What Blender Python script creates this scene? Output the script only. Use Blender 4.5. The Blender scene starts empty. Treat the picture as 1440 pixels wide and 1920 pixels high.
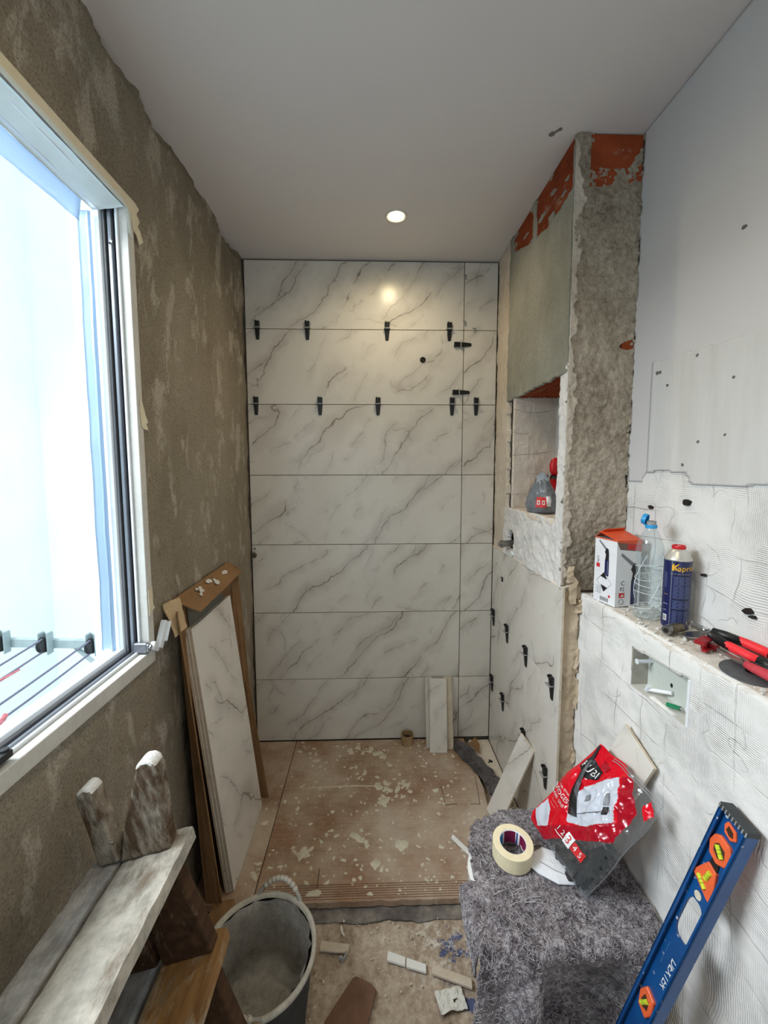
import bpy, bmesh, math, random
from math import sin, cos, pi, radians, sqrt, atan2
from mathutils import Vector, Matrix, noise, Euler
SC = bpy.context.scene
COL = SC.collection
RND = random.Random(7)

# ------------------------------------------------------------------ camera, sky, lights, exposure
def make_camera():
    f, y0 = 764.6, 947.7
    ya, pt, ro = radians(1.684), radians(-4.915), radians(-0.099)
    fw = Vector((sin(ya)*cos(pt), cos(ya)*cos(pt), sin(pt)))
    rt = Vector((cos(ya), -sin(ya), 0))
    up = rt.cross(fw)
    r2 = cos(ro)*rt + sin(ro)*up
    u2 = -sin(ro)*rt + cos(ro)*up
    m = Matrix((r2, u2, -fw)).transposed().to_4x4()
    m.translation = Vector((0, 0, 1.645))
    cd = bpy.data.cameras.new('camera')
    cd.sensor_fit = 'VERTICAL'
    cd.sensor_height = 36.0
    cd.sensor_width = 27.0
    cd.lens = f*36.0/1920
    cd.shift_y = -(960-y0)/1920
    cd.clip_start = 0.02
    co = bpy.data.objects.new('camera', cd)
    co.matrix_world = m
    COL.objects.link(co)
    SC.camera = co
make_camera()

W = bpy.data.worlds.new('sky')
SC.world = W
W.use_nodes = True
W.node_tree.nodes['Background'].inputs['Color'].default_value = (0.70, 0.90, 1.0, 1)
W.node_tree.nodes['Background'].inputs['Strength'].default_value = 1.5

def area_light(name, loc, target, sx, sy, power, col):
    l = bpy.data.lights.new(name, 'AREA')
    l.shape = 'RECTANGLE'; l.size = sx; l.size_y = sy
    l.energy = power; l.color = col
    o = bpy.data.objects.new(name, l)
    o.location = loc
    o.rotation_euler = (Vector(target)-Vector(loc)).to_track_quat('-Z', 'Y').to_euler()
    COL.objects.link(o)
    return o
# sky light that comes down the light well and through the open window
area_light('light_well_daylight', (-1.75, 0.60, 2.65), (0.1, 0.85, 1.2), 1.1, 0.8, 73, (0.91, 0.96, 1.0))
# weak fill light added behind the photographer, at the unseen doorway
area_light('rear_fill_light', (-0.1, -1.45, 1.5), (0.1, 1.2, 1.7), 0.8, 1.6, 2.6, (1.0, 0.95, 0.88))

SC.view_settings.view_transform = 'Standard'
SC.view_settings.look = 'None'
SC.view_settings.gamma = 1
SC.view_settings.use_curve_mapping = False
SC.view_settings.exposure = 0.0

# ------------------------------------------------------------------ material helpers
def srgb(r, g, b):
    f = lambda c: (c/255/12.92) if c/255 <= 0.04045 else ((c/255+0.055)/1.055)**2.4
    return (f(r), f(g), f(b), 1)

class NT:
    def __init__(s, name):
        s.m = bpy.data.materials.new(name); s.m.use_nodes = True
        s.t = s.m.node_tree; s.b = s.t.nodes['Principled BSDF']
        s.tc = None
    def new(s, typ, **props):
        n = s.t.nodes.new(typ)
        for k, v in props.items(): setattr(n, k, v)
        return n
    def link(s, a, b): s.t.links.new(a, b)
    def put(s, sock, v):
        if hasattr(v, 'is_output') or isinstance(v, bpy.types.NodeSocket): s.link(v, sock)
        else: sock.default_value = v
    def coord(s, kind='Object'):
        if not s.tc: s.tc = s.new('ShaderNodeTexCoord')
        return s.tc.outputs[kind]
    def mapping(s, scale=(1, 1, 1), rot=(0, 0, 0), loc=(0, 0, 0), vec=None):
        n = s.new('ShaderNodeMapping')
        s.link(vec or s.coord(), n.inputs['Vector'])
        n.inputs['Scale'].default_value = scale; n.inputs['Rotation'].default_value = rot
        s.put(n.inputs['Location'], loc)
        return n.outputs['Vector']
    def noise(s, scale, detail=4, rough=0.55, vec=None, dist=0, out='Fac'):
        n = s.new('ShaderNodeTexNoise')
        s.link(vec or s.coord(), n.inputs['Vector'])
        n.inputs['Scale'].default_value = scale; n.inputs['Detail'].default_value = detail
        n.inputs['Roughness'].default_value = rough; n.inputs['Distortion'].default_value = dist
        return n.outputs[out]
    def voro(s, scale, vec=None, feature='F1', out='Distance', rnd=1.0):
        n = s.new('ShaderNodeTexVoronoi', feature=feature)
        s.link(vec or s.coord(), n.inputs['Vector'])
        n.inputs['Scale'].default_value = scale; n.inputs['Randomness'].default_value = rnd
        return n.outputs[out]
    def wave(s, scale, vec=None, dist=0, dscale=1, direction='X', detail=2):
        n = s.new('ShaderNodeTexWave', bands_direction=direction)
        s.link(vec or s.coord(), n.inputs['Vector'])
        n.inputs['Scale'].default_value = scale; n.inputs['Distortion'].default_value = dist
        n.inputs['Detail Scale'].default_value = dscale; n.inputs['Detail'].default_value = detail
        return n.outputs['Fac']
    def ramp(s, fac, stops, interp='LINEAR'):
        n = s.new('ShaderNodeValToRGB'); n.color_ramp.interpolation = interp
        e = n.color_ramp.elements
        while len(e) < len(stops): e.new(0.5)
        for i, (p, c) in enumerate(stops):
            e[i].position = p
            e[i].color = c if hasattr(c, '__len__') else (c, c, c, 1)
        s.link(fac, n.inputs['Fac'])
        return n.outputs['Color']
    def math(s, op, a, b=0.0, clamp=False):
        n = s.new('ShaderNodeMath', operation=op, use_clamp=clamp)
        s.put(n.inputs[0], a); s.put(n.inputs[1], b)
        return n.outputs[0]
    def vmath(s, op, a, b):
        n = s.new('ShaderNodeVectorMath', operation=op)
        s.put(n.inputs[0], a); s.put(n.inputs[1], b)
        return n.outputs[0]
    def scalev(s, a, k):
        n = s.new('ShaderNodeVectorMath', operation='SCALE')
        s.put(n.inputs[0], a); n.inputs['Scale'].default_value = k
        return n.outputs[0]
    def mix(s, fac, a, b, blend='MIX'):
        n = s.new('ShaderNodeMix', data_type='RGBA', blend_type=blend)
        s.put(n.inputs['Factor'], fac); s.put(n.inputs['A'], a) if False else None
        s.put(n.inputs[6], a); s.put(n.inputs[7], b)
        return n.outputs[2]
    def sep(s, v):
        n = s.new('ShaderNodeSeparateXYZ'); s.link(v, n.inputs[0]); return n.outputs
    def comb(s, x, y, z):
        n = s.new('ShaderNodeCombineXYZ')
        s.put(n.inputs[0], x); s.put(n.inputs[1], y); s.put(n.inputs[2], z)
        return n.outputs[0]
    def bump(s, height, dist=0.002, strength=1.0, normal=None):
        n = s.new('ShaderNodeBump')
        n.inputs['Strength'].default_value = strength; n.inputs['Distance'].default_value = dist
        s.link(height, n.inputs['Height'])
        if normal: s.link(normal, n.inputs['Normal'])
        return n.outputs['Normal']
    def set(s, **kw):
        names = dict(col='Base Color', rough='Roughness', metal='Metallic', spec='Specular IOR Level',
                     normal='Normal', alpha='Alpha', trans='Transmission Weight', ior='IOR', coat='Coat Weight',
                     emit='Emission Color', estr='Emission Strength', sheen='Sheen Weight')
        for k, v in kw.items(): s.put(s.b.inputs[names[k]], v)
        return s

def plain(name, col, rough=0.5, metal=0.0, spec=0.5, var=0.06, nscale=30, bump=0.0, bscale=200, **kw):
    n = NT(name)
    c = srgb(*col)
    if var > 0:
        d = tuple(x*(1-var*2.2) for x in c[:3])+(1,); l = tuple(min(1, x*(1+var)) for x in c[:3])+(1,)
        n.set(col=n.ramp(n.noise(nscale, 4), [(0.3, d), (0.7, l)]))
    else: n.set(col=c)
    n.set(rough=rough, metal=metal, spec=spec, **kw)
    if bump > 0: n.set(normal=n.bump(n.noise(bscale, 3), bump))
    return n.m

def dusty(name, stops, scale=6, rough=0.9, bump=0.002, bscale=60, stretch=(1, 1, 1), rot=(0, 0, 0), spec=0.2, detail=8, fine=0.35):
    n = NT(name)
    v = n.mapping(stretch, rot)
    big = n.noise(scale, detail, 0.62, v)
    sm = n.noise(bscale, 5, 0.7)
    fac = n.math('ADD', n.math('MULTIPLY', big, 1-fine), n.math('MULTIPLY', sm, fine))
    n.set(col=n.ramp(fac, [(p, srgb(*c)) for p, c in stops]), rough=rough, spec=spec)
    h = n.math('ADD', n.math('MULTIPLY', sm, 0.6), n.math('MULTIPLY', n.noise(bscale*4, 3), 0.4))
    n.set(normal=n.bump(h, bump))
    return n.m

# ------------------------------------------------------------------ mesh helpers
def mk(name, verts, faces, mats=None, parent=None, smooth=False, mi=None, loc=None, rot=None, kind=None, bevel=0, bseg=1):
    me = bpy.data.meshes.new(name)
    me.from_pydata([tuple(v) for v in verts], [], faces)
    for m in (mats if isinstance(mats, (list, tuple)) else [mats]):
        if m: me.materials.append(m)
    if mi: me.polygons.foreach_set('material_index', mi)
    if smooth: me.polygons.foreach_set('use_smooth', [True]*len(me.polygons))
    if bevel > 0:
        bm = bmesh.new(); bm.from_mesh(me)
        bmesh.ops.remove_doubles(bm, verts=bm.verts, dist=1e-6)
        bmesh.ops.recalc_face_normals(bm, faces=bm.faces)
        ed = [e for e in bm.edges if len(e.link_faces) == 2 and e.calc_face_angle(0) > 0.5]
        bmesh.ops.bevel(bm, geom=ed, offset=bevel, segments=bseg, affect='EDGES', profile=0.5)
        bm.to_mesh(me); bm.free()
    me.update()
    o = bpy.data.objects.new(name, me)
    COL.objects.link(o)
    if parent: o.parent = parent
    if loc is not None: o.location = loc
    if rot is not None: o.rotation_euler = rot
    if kind: o['kind'] = kind
    return o

class MB:
    def __init__(s): s.v = []; s.f = []; s.mi = []; s.cur = 0; s.M = Matrix.Identity(4)
    def add(s, vs, fs):
        b = len(s.v)
        s.v += [s.M @ Vector(v) for v in vs]
        s.f += [tuple(i+b for i in f) for f in fs]; s.mi += [s.cur]*len(fs)
        return s
    def box(s, c, size, rot=None):
        x, y, z = (k/2 for k in size)
        R = Euler(rot).to_matrix() if rot else None
        vs = []
        for p in ((-x,-y,-z),(x,-y,-z),(x,y,-z),(-x,y,-z),(-x,-y,z),(x,-y,z),(x,y,z),(-x,y,z)):
            q = Vector(p)
            if R: q = R @ q
            vs.append(q+Vector(c))
        return s.add(vs, [(0,3,2,1),(4,5,6,7),(0,1,5,4),(1,2,6,5),(2,3,7,6),(3,0,4,7)])
    def bb(s, x0, x1, y0, y1, z0, z1):
        return s.box(((x0+x1)/2, (y0+y1)/2, (z0+z1)/2), (x1-x0, y1-y0, z1-z0))
    def prism(s, poly, h0, h1, axis='z'):
        n = len(poly)
        def P(a, b, h): return {'z': (a, b, h), 'y': (a, h, b), 'x': (h, a, b)}[axis]
        vs = [P(a, b, h0) for a, b in poly]+[P(a, b, h1) for a, b in poly]
        fs = [tuple(range(n))[::-1], tuple(range(n, 2*n))]
        fs += [(i, (i+1) % n, n+(i+1) % n, n+i) for i in range(n)]
        return s.add(vs, fs)
    def lathe(s, prof, seg=24, c=(0, 0, 0), cap=True, sx=1, sy=1):
        vs = []; fs = []
        for r, z in prof:
            for k in range(seg):
                a = 2*pi*k/seg
                vs.append((c[0]+sx*r*cos(a), c[1]+sy*r*sin(a), c[2]+z))
        for i in range(len(prof)-1):
            for k in range(seg):
                k2 = (k+1) % seg
                fs.append((i*seg+k, i*seg+k2, (i+1)*seg+k2, (i+1)*seg+k))
        if cap:
            fs.append(tuple(range(seg))[::-1]); fs.append(tuple(range((len(prof)-1)*seg, len(prof)*seg)))
        return s.add(vs, fs)
    def tube(s, pts, r, seg=8, cap=True):
        pts = [Vector(p) for p in pts]; n = len(pts)
        rs = r if isinstance(r, (list, tuple)) else [r]*n
        vs = []; fs = []; up = None
        for i, p in enumerate(pts):
            d = (pts[min(i+1, n-1)]-pts[max(i-1, 0)]).normalized()
            if up is None: up = Vector((0, 0, 1)) if abs(d.z) < 0.9 else Vector((1, 0, 0))
            a = d.cross(up).normalized(); b = a.cross(d).normalized(); up = b
            for k in range(seg):
                t = 2*pi*k/seg
                vs.append(p+rs[i]*(cos(t)*a+sin(t)*b))
        for i in range(n-1):
            for k in range(seg):
                k2 = (k+1) % seg
                fs.append((i*seg+k, i*seg+k2, (i+1)*seg+k2, (i+1)*seg+k))
        if cap: fs += [tuple(range(seg)), tuple(range((n-1)*seg, n*seg))[::-1]]
        return s.add(vs, fs)
    def loft(s, rings, cap=True, close=True):
        n = len(rings[0]); vs = [p for r in rings for p in r]; fs = []
        for i in range(len(rings)-1):
            for k in range(n if close else n-1):
                k2 = (k+1) % n
                fs.append((i*n+k, i*n+k2, (i+1)*n+k2, (i+1)*n+k))
        if cap: fs += [tuple(range(n))[::-1], tuple(range((len(rings)-1)*n, len(rings)*n))]
        return s.add(vs, fs)
    def build(s, name, mats, parent=None, **kw):
        mi = s.mi if isinstance(mats, (list, tuple)) and len(mats) > 1 and not kw.get('bevel') else None
        return mk(name, s.v, s.f, mats, parent, mi=mi, **kw)

def fr(p, sc, octv=4, H=0.6): return noise.fractal(Vector(p)*sc, H, 2.0, octv)

def thing(name, label, cat, loc=(0, 0, 0), rot=(0, 0, 0), group=None):
    o = bpy.data.objects.new(name, None); COL.objects.link(o)
    o.empty_display_size = 0.05
    o.location = loc; o.rotation_euler = rot
    o['label'] = label; o['category'] = cat
    if group: o['group'] = group
    return o
def tag(o, label, cat, group=None):
    o['label'] = label; o['category'] = cat
    if group: o['group'] = group
    return o
def copy_tree(o, parent=None):
    c = o.copy(); COL.objects.link(c)
    if parent: c.parent = parent
    for ch in list(o.children): copy_tree(ch, c)
    return c

def layer(name, P0, U, V, nu, nv, disp, mat, mask=None, thick=0.0, parent=None, smooth=True, jit=0.0, kind=None):
    """A displaced sheet: P0 + u*U + v*V + disp*normal; faces outside the mask are left out; thick gives it a body behind."""
    P0, U, V = Vector(P0), Vector(U), Vector(V)
    N = U.cross(V).normalized()
    vs = []
    for j in range(nv+1):
        for i in range(nu+1):
            p = P0+U*(i/nu)+V*(j/nv)
            vs.append(p+N*disp(p))
    fs = []
    for j in range(nv):
        for i in range(nu):
            if mask:
                p = P0+U*((i+.5)/nu)+V*((j+.5)/nv)
                if not mask(p): continue
            a = j*(nu+1)+i
            fs.append((a, a+1, a+nu+2, a+nu+1))
    used = sorted({i for f in fs for i in f}); rm = {k: i for i, k in enumerate(used)}
    vs = [vs[k] for k in used]; fs = [tuple(rm[i] for i in f) for f in fs]
    if thick > 0:
        cnt = {}
        for f in fs:
            for k in range(4):
                e = (f[k], f[(k+1) % 4]); cnt[e] = 1
        nb = len(vs); back = {}
        bfs = []
        for (a, b) in list(cnt):
            if (b, a) not in cnt:
                for q in (a, b):
                    if q not in back:
                        back[q] = len(vs); vs.append(vs[q]-N*thick)
                bfs.append((b, a, back[a], back[b]))
        fs = fs+bfs
    return mk(name, vs, fs, mat, parent, smooth=smooth, kind=kind)

def struct(o, label=None):
    o['kind'] = 'structure'
    if label: o['label'] = label
    return o

TEXTN = 0
def text(body, size, mat, fn, parent, name='lettering', extrude=0.0, align='CENTER', sub=0):
    """Flat print: the letters of the built-in font as a mesh, laid onto a surface by fn(x, y) -> point."""
    cu = bpy.data.curves.new('t', 'FONT'); cu.body = body; cu.size = size; cu.align_x = align; cu.align_y = 'CENTER'
    cu.resolution_u = 3
    ob = bpy.data.objects.new('t', cu); COL.objects.link(ob)
    bpy.context.view_layer.update()
    me = bpy.data.meshes.new_from_object(ob.evaluated_get(bpy.context.evaluated_depsgraph_get()))
    bpy.data.objects.remove(ob); bpy.data.curves.remove(cu)
    vs = [fn(v.co.x, v.co.y) for v in me.vertices]
    fs = [tuple(p.vertices) for p in me.polygons]
    bpy.data.meshes.remove(me)
    return mk(name, vs, fs, mat, parent)
# ------------------------------------------------------------------ materials
def make_marble(name='marble_tile', tint=(214, 210, 202), upright=False):
    n = NT(name)
    oi = n.new('ShaderNodeObjectInfo').outputs['Random']
    off = n.comb(n.math('MULTIPLY', oi, 37.0), n.math('MULTIPLY', oi, 11.0), n.math('MULTIPLY', oi, 53.0))
    x, y, z = n.sep(n.coord())
    if upright: x, z = z, n.math('MULTIPLY', x, -1.0)
    # along the vein (u) and across it (v): veins climb from lower left to upper right
    ca, sa = cos(radians(43)), sin(radians(43))
    u = n.math('ADD', n.math('MULTIPLY', x, ca), n.math('MULTIPLY', z, sa))
    v = n.math('SUBTRACT', n.math('MULTIPLY', z, ca), n.math('MULTIPLY', x, sa))
    oc = n.vmath('ADD', n.coord(), off)
    def vein(ang, freq, seed, width, warp, fine, mscale, m0, m1):
        c_, s_ = cos(radians(ang)), sin(radians(ang))
        across = n.math('SUBTRACT', n.math('MULTIPLY', z, c_), n.math('MULTIPLY', x, s_))
        o2 = n.vmath('ADD', oc, (seed, 3.1, seed*2))
        w1 = n.math('MULTIPLY', n.noise(1.9, 2, 0.5, o2), warp)
        w2 = n.math('MULTIPLY', n.noise(7, 3, 0.55, o2), fine)
        w3 = n.math('MULTIPLY', n.noise(38, 3, 0.6, o2), fine*.16)
        q = n.math('ADD', n.math('ADD', n.math('ADD', across, w1), w2), w3)
        q = n.math('ADD', n.math('MULTIPLY', q, freq), n.math('MULTIPLY', oi, 17.3+seed))
        d = n.math('ABSOLUTE', n.math('SUBTRACT', n.math('FRACT', q), 0.5))
        wid = n.math('MULTIPLY', n.ramp(n.noise(9, 3, .6, o2), [(.35, .25), (.7, 1.0)]), width*freq)
        line = n.math('SUBTRACT', 1.0, n.math('DIVIDE', d, wid), clamp=True)
        halo = n.math('SUBTRACT', 1.0, n.math('DIVIDE', d, width*freq*9), clamp=True)
        mk_ = n.ramp(n.noise(mscale, 3, 0.6, n.vmath('ADD', oc, (seed*3, 1.1, seed))), [(m0, 0.0), (m1, 1.0)])
        return n.math('MULTIPLY', line, mk_), n.math('MULTIPLY', halo, mk_)
    l1, h1 = vein(50, 3.1, 1.0, 0.0072, 0.42, 0.10, 3.0, 0.41, 0.52)
    l2, h2 = vein(44, 6.5, 8.0, 0.0055, 0.30, 0.10, 4.2, 0.46, 0.58)
    l3, h3 = vein(-38, 2.3, 17.0, 0.0040, 0.45, 0.09, 3.0, 0.52, 0.62)
    l4, h4 = vein(62, 9.0, 23.0, 0.0045, 0.22, 0.07, 5.0, 0.55, 0.66)
    base = n.ramp(n.noise(2.2, 4, 0.6, n.vmath('ADD', n.coord(), off)), [(0.3, srgb(*tint)), (0.7, srgb(min(255, tint[0]+10), min(255, tint[1]+10), min(255, tint[2]+10)))])
    gold = n.ramp(n.noise(2.6, 2, 0.5, n.vmath('ADD', n.coord(), n.scalev(off, 1.7))), [(0.5, srgb(104, 95, 88)), (0.68, srgb(138, 108, 66))])
    c = n.mix(n.math('MULTIPLY', h1, 0.30), base, srgb(150, 142, 134))
    c = n.mix(n.math('MULTIPLY', h2, 0.30), c, srgb(158, 150, 142))
    c = n.mix(n.math('MULTIPLY', h3, 0.16), c, srgb(150, 142, 134))
    c = n.mix(n.math('MULTIPLY', h4, 0.16), c, srgb(160, 152, 144))
    c = n.mix(n.math('MULTIPLY', l4, 0.6), c, srgb(128, 118, 110))
    c = n.mix(n.math('MULTIPLY', l1, 0.85), c, gold)
    c = n.mix(n.math('MULTIPLY', l2, 0.72), c, srgb(120, 110, 102))
    c = n.mix(n.math('MULTIPLY', l3, 0.7), c, srgb(120, 108, 98))
    n.set(col=c, rough=0.24, spec=0.42)
    return n.m
MARBLE = make_marble()
MARBLE_UP = make_marble('marble_tile_upright', (220, 217, 210), True)
CERAMIC = plain('ceramic_body', (205, 192, 172), 0.8, var=0.08)

def make_left_render():
    n = NT('rough_render_brown')
    big = n.noise(1.6, 6, 0.6, n.mapping((1, 1, 0.55), (radians(20), 0, 0)))
    mid = n.noise(8.5, 7, 0.7, n.mapping((1, 1.0, 0.5), (radians(24), 0, 0)), dist=0.3)
    sand = n.noise(170, 4, 0.75)
    grit = n.noise(600, 2, 0.6)
    c = n.ramp(big, [(0.3, srgb(130, 120, 105)), (0.5, srgb(156, 146, 129)), (0.7, srgb(174, 164, 148))])
    smear = n.ramp(mid, [(0.53, 0.0), (0.60, 1.0)])
    c = n.mix(n.math('MULTIPLY', smear, 0.62), c, srgb(204, 195, 180))
    green = n.ramp(n.noise(2.3, 4, 0.6, n.mapping((1, 1, 0.6), loc=(3, 7, 1))), [(0.55, 0.0), (0.72, 1.0)])
    c = n.mix(n.math('MULTIPLY', green, 0.35), c, srgb(118, 120, 110))
    c = n.mix(n.math('MULTIPLY', n.ramp(sand, [(0.36, 1.0), (0.54, 0.0)]), 0.5), c, srgb(74, 64, 52), 'MIX')
    h = n.math('ADD', n.math('MULTIPLY', sand, 0.7), n.math('MULTIPLY', grit, 0.3))
    h = n.math('ADD', h, n.math('MULTIPLY', mid, 0.8))
    n.set(col=c, rough=0.95, spec=0.12, normal=n.bump(h, 0.0035))
    return n.m
LEFT = make_left_render()

def make_adhesive(name, base=(234, 233, 230), axis='y', dirt=(150, 140, 128)):
    """Old tile adhesive: combed grooves in patches, a faint square grid of old joints and scratches."""
    n = NT(name)
    x, y, z = n.sep(n.coord())
    q = y if axis == 'y' else x
    vec = n.comb(q, z, 0.0)
    w = n.noise(3.0, 2, 0.5, vec, out='Color')
    p = n.vmath('ADD', vec, n.scalev(w, 0.10))
    combv = n.wave(60, p, 1.2, 1.0, 'X')
    combh = n.wave(60, p, 1.2, 1.0, 'Y')
    pm = n.ramp(n.noise(7, 2, 0.4, vec), [(0.47, 0.0), (0.53, 1.0)])
    comb = n.mix(pm, combv, combh)
    pres = n.ramp(n.noise(4.2, 3, 0.6, n.vmath('ADD', vec, (4, 2, 0))), [(0.42, 0.0), (0.6, 1.0)])
    comb = n.math('MULTIPLY', comb, pres)
    br = n.new('ShaderNodeTexBrick', offset=0.0, squash=1.0)
    n.link(p, br.inputs['Vector']); br.inputs['Scale'].default_value = 1.0
    br.inputs['Brick Width'].default_value = 0.105; br.inputs['Row Height'].default_value = 0.105
    br.inputs['Mortar Size'].default_value = 0.0018; br.inputs['Mortar Smooth'].default_value = 0.6
    jm = n.ramp(n.noise(5, 3, 0.6, n.vmath('ADD', vec, (1, 9, 0))), [(0.45, 0.0), (0.6, 1.0)])
    joint = n.math('MULTIPLY', br.outputs['Fac'], jm)
    lump = n.noise(14, 6, 0.65, vec)
    scr = n.math('ABSOLUTE', n.math('SUBTRACT', n.noise(6, 2, 0.5, n.vmath('ADD', p, (0, 5, 0))), 0.5))
    scr = n.math('MULTIPLY', n.ramp(scr, [(0.0, 1.0), (0.006, 0.0)]), n.ramp(n.noise(9, 2, 0.5, vec), [(0.5, 0.0), (0.6, 1.0)]))
    b = n.ramp(n.noise(3, 5, 0.6, vec), [(0.3, tuple(k*0.93 for k in srgb(*base)[:3])+(1,)), (0.7, srgb(*base))])
    c = n.mix(n.math('MULTIPLY', joint, 0.30), b, srgb(*dirt))
    c = n.mix(n.math('MULTIPLY', scr, 0.22), c, srgb(*dirt))
    c = n.mix(n.math('MULTIPLY', n.ramp(lump, [(0.62, 0.0), (0.75, 1.0)]), 0.25), c, srgb(205, 196, 184))
    h = n.math('ADD', n.math('MULTIPLY', comb, 0.60), n.math('MULTIPLY', lump, 1.5))
    h = n.math('SUBTRACT', h, n.math('MULTIPLY', joint, 1.0)); h = n.math('SUBTRACT', h, n.math('MULTIPLY', scr, 0.45))
    n.set(col=c, rough=0.9, spec=0.15, normal=n.bump(h, 0.003))
    return n.m
ADH_Y = make_adhesive('old_tile_adhesive_white')
ADH_X = make_adhesive('old_tile_adhesive_cream', (224, 212, 198), 'x', (150, 128, 108))
ADH_S = make_adhesive('old_tile_adhesive_side', (226, 216, 202), 'y', (140, 120, 98))

SKIM = dusty('smooth_plaster_white', [(0.3, (208, 206, 206)), (0.7, (216, 215, 215))], 1.2, 0.75, 0.0002, 90, spec=0.25, fine=0.15)
def make_patch():
    n = NT('patched_plaster')
    streak = n.noise(6, 5, 0.6, n.mapping((1, 4, 0.5)))
    c = n.ramp(streak, [(0.35, srgb(206, 205, 202)), (0.7, srgb(215, 214, 213))])
    n.set(col=c, rough=0.8, spec=0.2, normal=n.bump(streak, 0.0004))
    return n.m
PATCH = make_patch()
CEIL = dusty('ceiling_paint', [(0.3, (218, 213, 211)), (0.7, (225, 220, 218))], 1.0, 0.8, 0.0003, 160, spec=0.2, fine=0.1)
FRONTR = dusty('rough_render_grey_brown', [(0.33, (78, 70, 60)), (0.43, (142, 131, 116)), (0.55, (176, 166, 150)), (0.7, (198, 188, 173))], 2.6, 0.95, 0.005, 55, fine=0.42)
SIDER = dusty('grey_green_render', [(0.3, (126, 126, 114)), (0.5, (152, 151, 139)), (0.72, (186, 182, 170))], 3.0, 0.95, 0.0025, 80, stretch=(1, 1, .6), fine=0.3)
CREAM = dusty('cream_plaster', [(0.3, (196, 182, 164)), (0.6, (226, 215, 200)), (0.8, (236, 228, 216))], 5, 0.92, 0.003, 45, fine=0.4)
WHITEP = dusty('white_gypsum', [(0.3, (206, 204, 200)), (0.6, (228, 226, 223)), (0.8, (236, 235, 233))], 7, 0.92, 0.003, 50, fine=0.4)
MORTAR = dusty('tan_tile_mortar', [(0.3, (150, 130, 106)), (0.5, (190, 172, 148)), (0.8, (208, 194, 174))], 4, 0.9, 0.002, 40, stretch=(1, 1, .5), fine=0.25)
def make_brick():
    n = NT('red_hollow_brick')
    c = n.ramp(n.noise(8, 5, 0.6), [(0.3, srgb(128, 58, 32)), (0.7, srgb(166, 82, 48))])
    dust = n.ramp(n.noise(20, 5, 0.7, n.mapping((1, .2, 1))), [(0.58, 0.0), (0.68, 1.0)])
    n.set(col=n.mix(n.math('MULTIPLY', dust, .5), c, srgb(188, 172, 152)), rough=0.9, spec=.15, normal=n.bump(n.noise(90, 4), .001))
    return n.m
BRICK = make_brick()
def make_floor():
    n = NT('dusty_concrete_floor')
    big = n.noise(6, 8, .68); sm = n.noise(45, 5, .7)
    fac = n.math('ADD', n.math('MULTIPLY', big, .55), n.math('MULTIPLY', sm, .45))
    c = n.ramp(fac, [(.32, srgb(112, 96, 82)), (.44, srgb(160, 142, 124)), (.54, srgb(186, 170, 152)), (.68, srgb(216, 206, 192))])
    x, y, z = n.sep(n.coord())
    # spilt blue paint beside the covered toilet
    for cx, cy, rr_ in ((.272, 1.27, .055), (.262, 1.175, .035), (.292, 1.12, .03)):
        d = n.math('SQRT', n.math('ADD', n.math('POWER', n.math('SUBTRACT', x, cx), 2.0), n.math('POWER', n.math('SUBTRACT', y, cy), 2.0)))
        e = n.math('SUBTRACT', n.math('SUBTRACT', 1.0, n.math('DIVIDE', d, rr_)), n.math('MULTIPLY', n.math('SUBTRACT', n.noise(34, 5, .7), .48), 4.5))
        c = n.mix(n.math('MULTIPLY', n.ramp(e, [(.22, 0.0), (.5, 1.0)]), .9), c, srgb(62, 80, 124))
    d = n.math('SQRT', n.math('ADD', n.math('POWER', n.math('SUBTRACT', x, .22), 2.0), n.math('POWER', n.math('SUBTRACT', y, 1.27), 2.0)))
    w = n.math('MULTIPLY', n.ramp(d, [(.0, 1.0), (.16, 0.0)]), n.ramp(n.noise(30, 5, .7), [(.5, 0.0), (.6, 1.0)]))
    c = n.mix(n.math('MULTIPLY', w, .8), c, srgb(226, 222, 214))
    n.set(col=c, rough=.95, spec=.15, normal=n.bump(n.math('ADD', sm, n.math('MULTIPLY', n.noise(170, 3), .4)), .003))
    return n.m
FLOORM = make_floor()
WALLEXT = dusty('outside_wall_paint', [(0.3, (236, 242, 246)), (0.7, (246, 250, 252))], 3, 0.85, 0.001, 60, fine=.2)

def make_ply(name, grain='x'):
    n = NT(name)
    st = (0.6, 9, 1) if grain == 'x' else (9, 0.6, 1)
    g = n.noise(7, 5, 0.6, n.mapping(st), dist=.3)
    c = n.ramp(g, [(0.3, srgb(136, 106, 84)), (0.55, srgb(154, 123, 100)), (0.75, srgb(168, 138, 115))])
    dust = n.ramp(n.noise(3.0, 7, 0.65), [(0.38, 0.0), (0.66, 1.0)])
    c = n.mix(n.math('MULTIPLY', dust, .85), c, srgb(198, 185, 168))
    sp = n.ramp(n.voro(55, feature='F1'), [(0.10, 1.0), (0.16, 0.0)])
    spm = n.ramp(n.noise(5, 3, .6), [(.5, 0.0), (.62, 1.0)])
    c = n.mix(n.math('MULTIPLY', n.math('MULTIPLY', sp, spm), .8), c, srgb(214, 206, 190))
    n.set(col=c, rough=.85, spec=.2, normal=n.bump(n.math('ADD', n.math('MULTIPLY', g, .4), dust), .0006))
    return n.m
PLY = make_ply('splattered_board', 'x'); PLANK = make_ply('splattered_plank', 'y')
SPLAT = dusty('dried_plaster_splash', [(0.3, (196, 188, 166)), (0.7, (222, 216, 198))], 20, .9, .001, 80)
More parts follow.
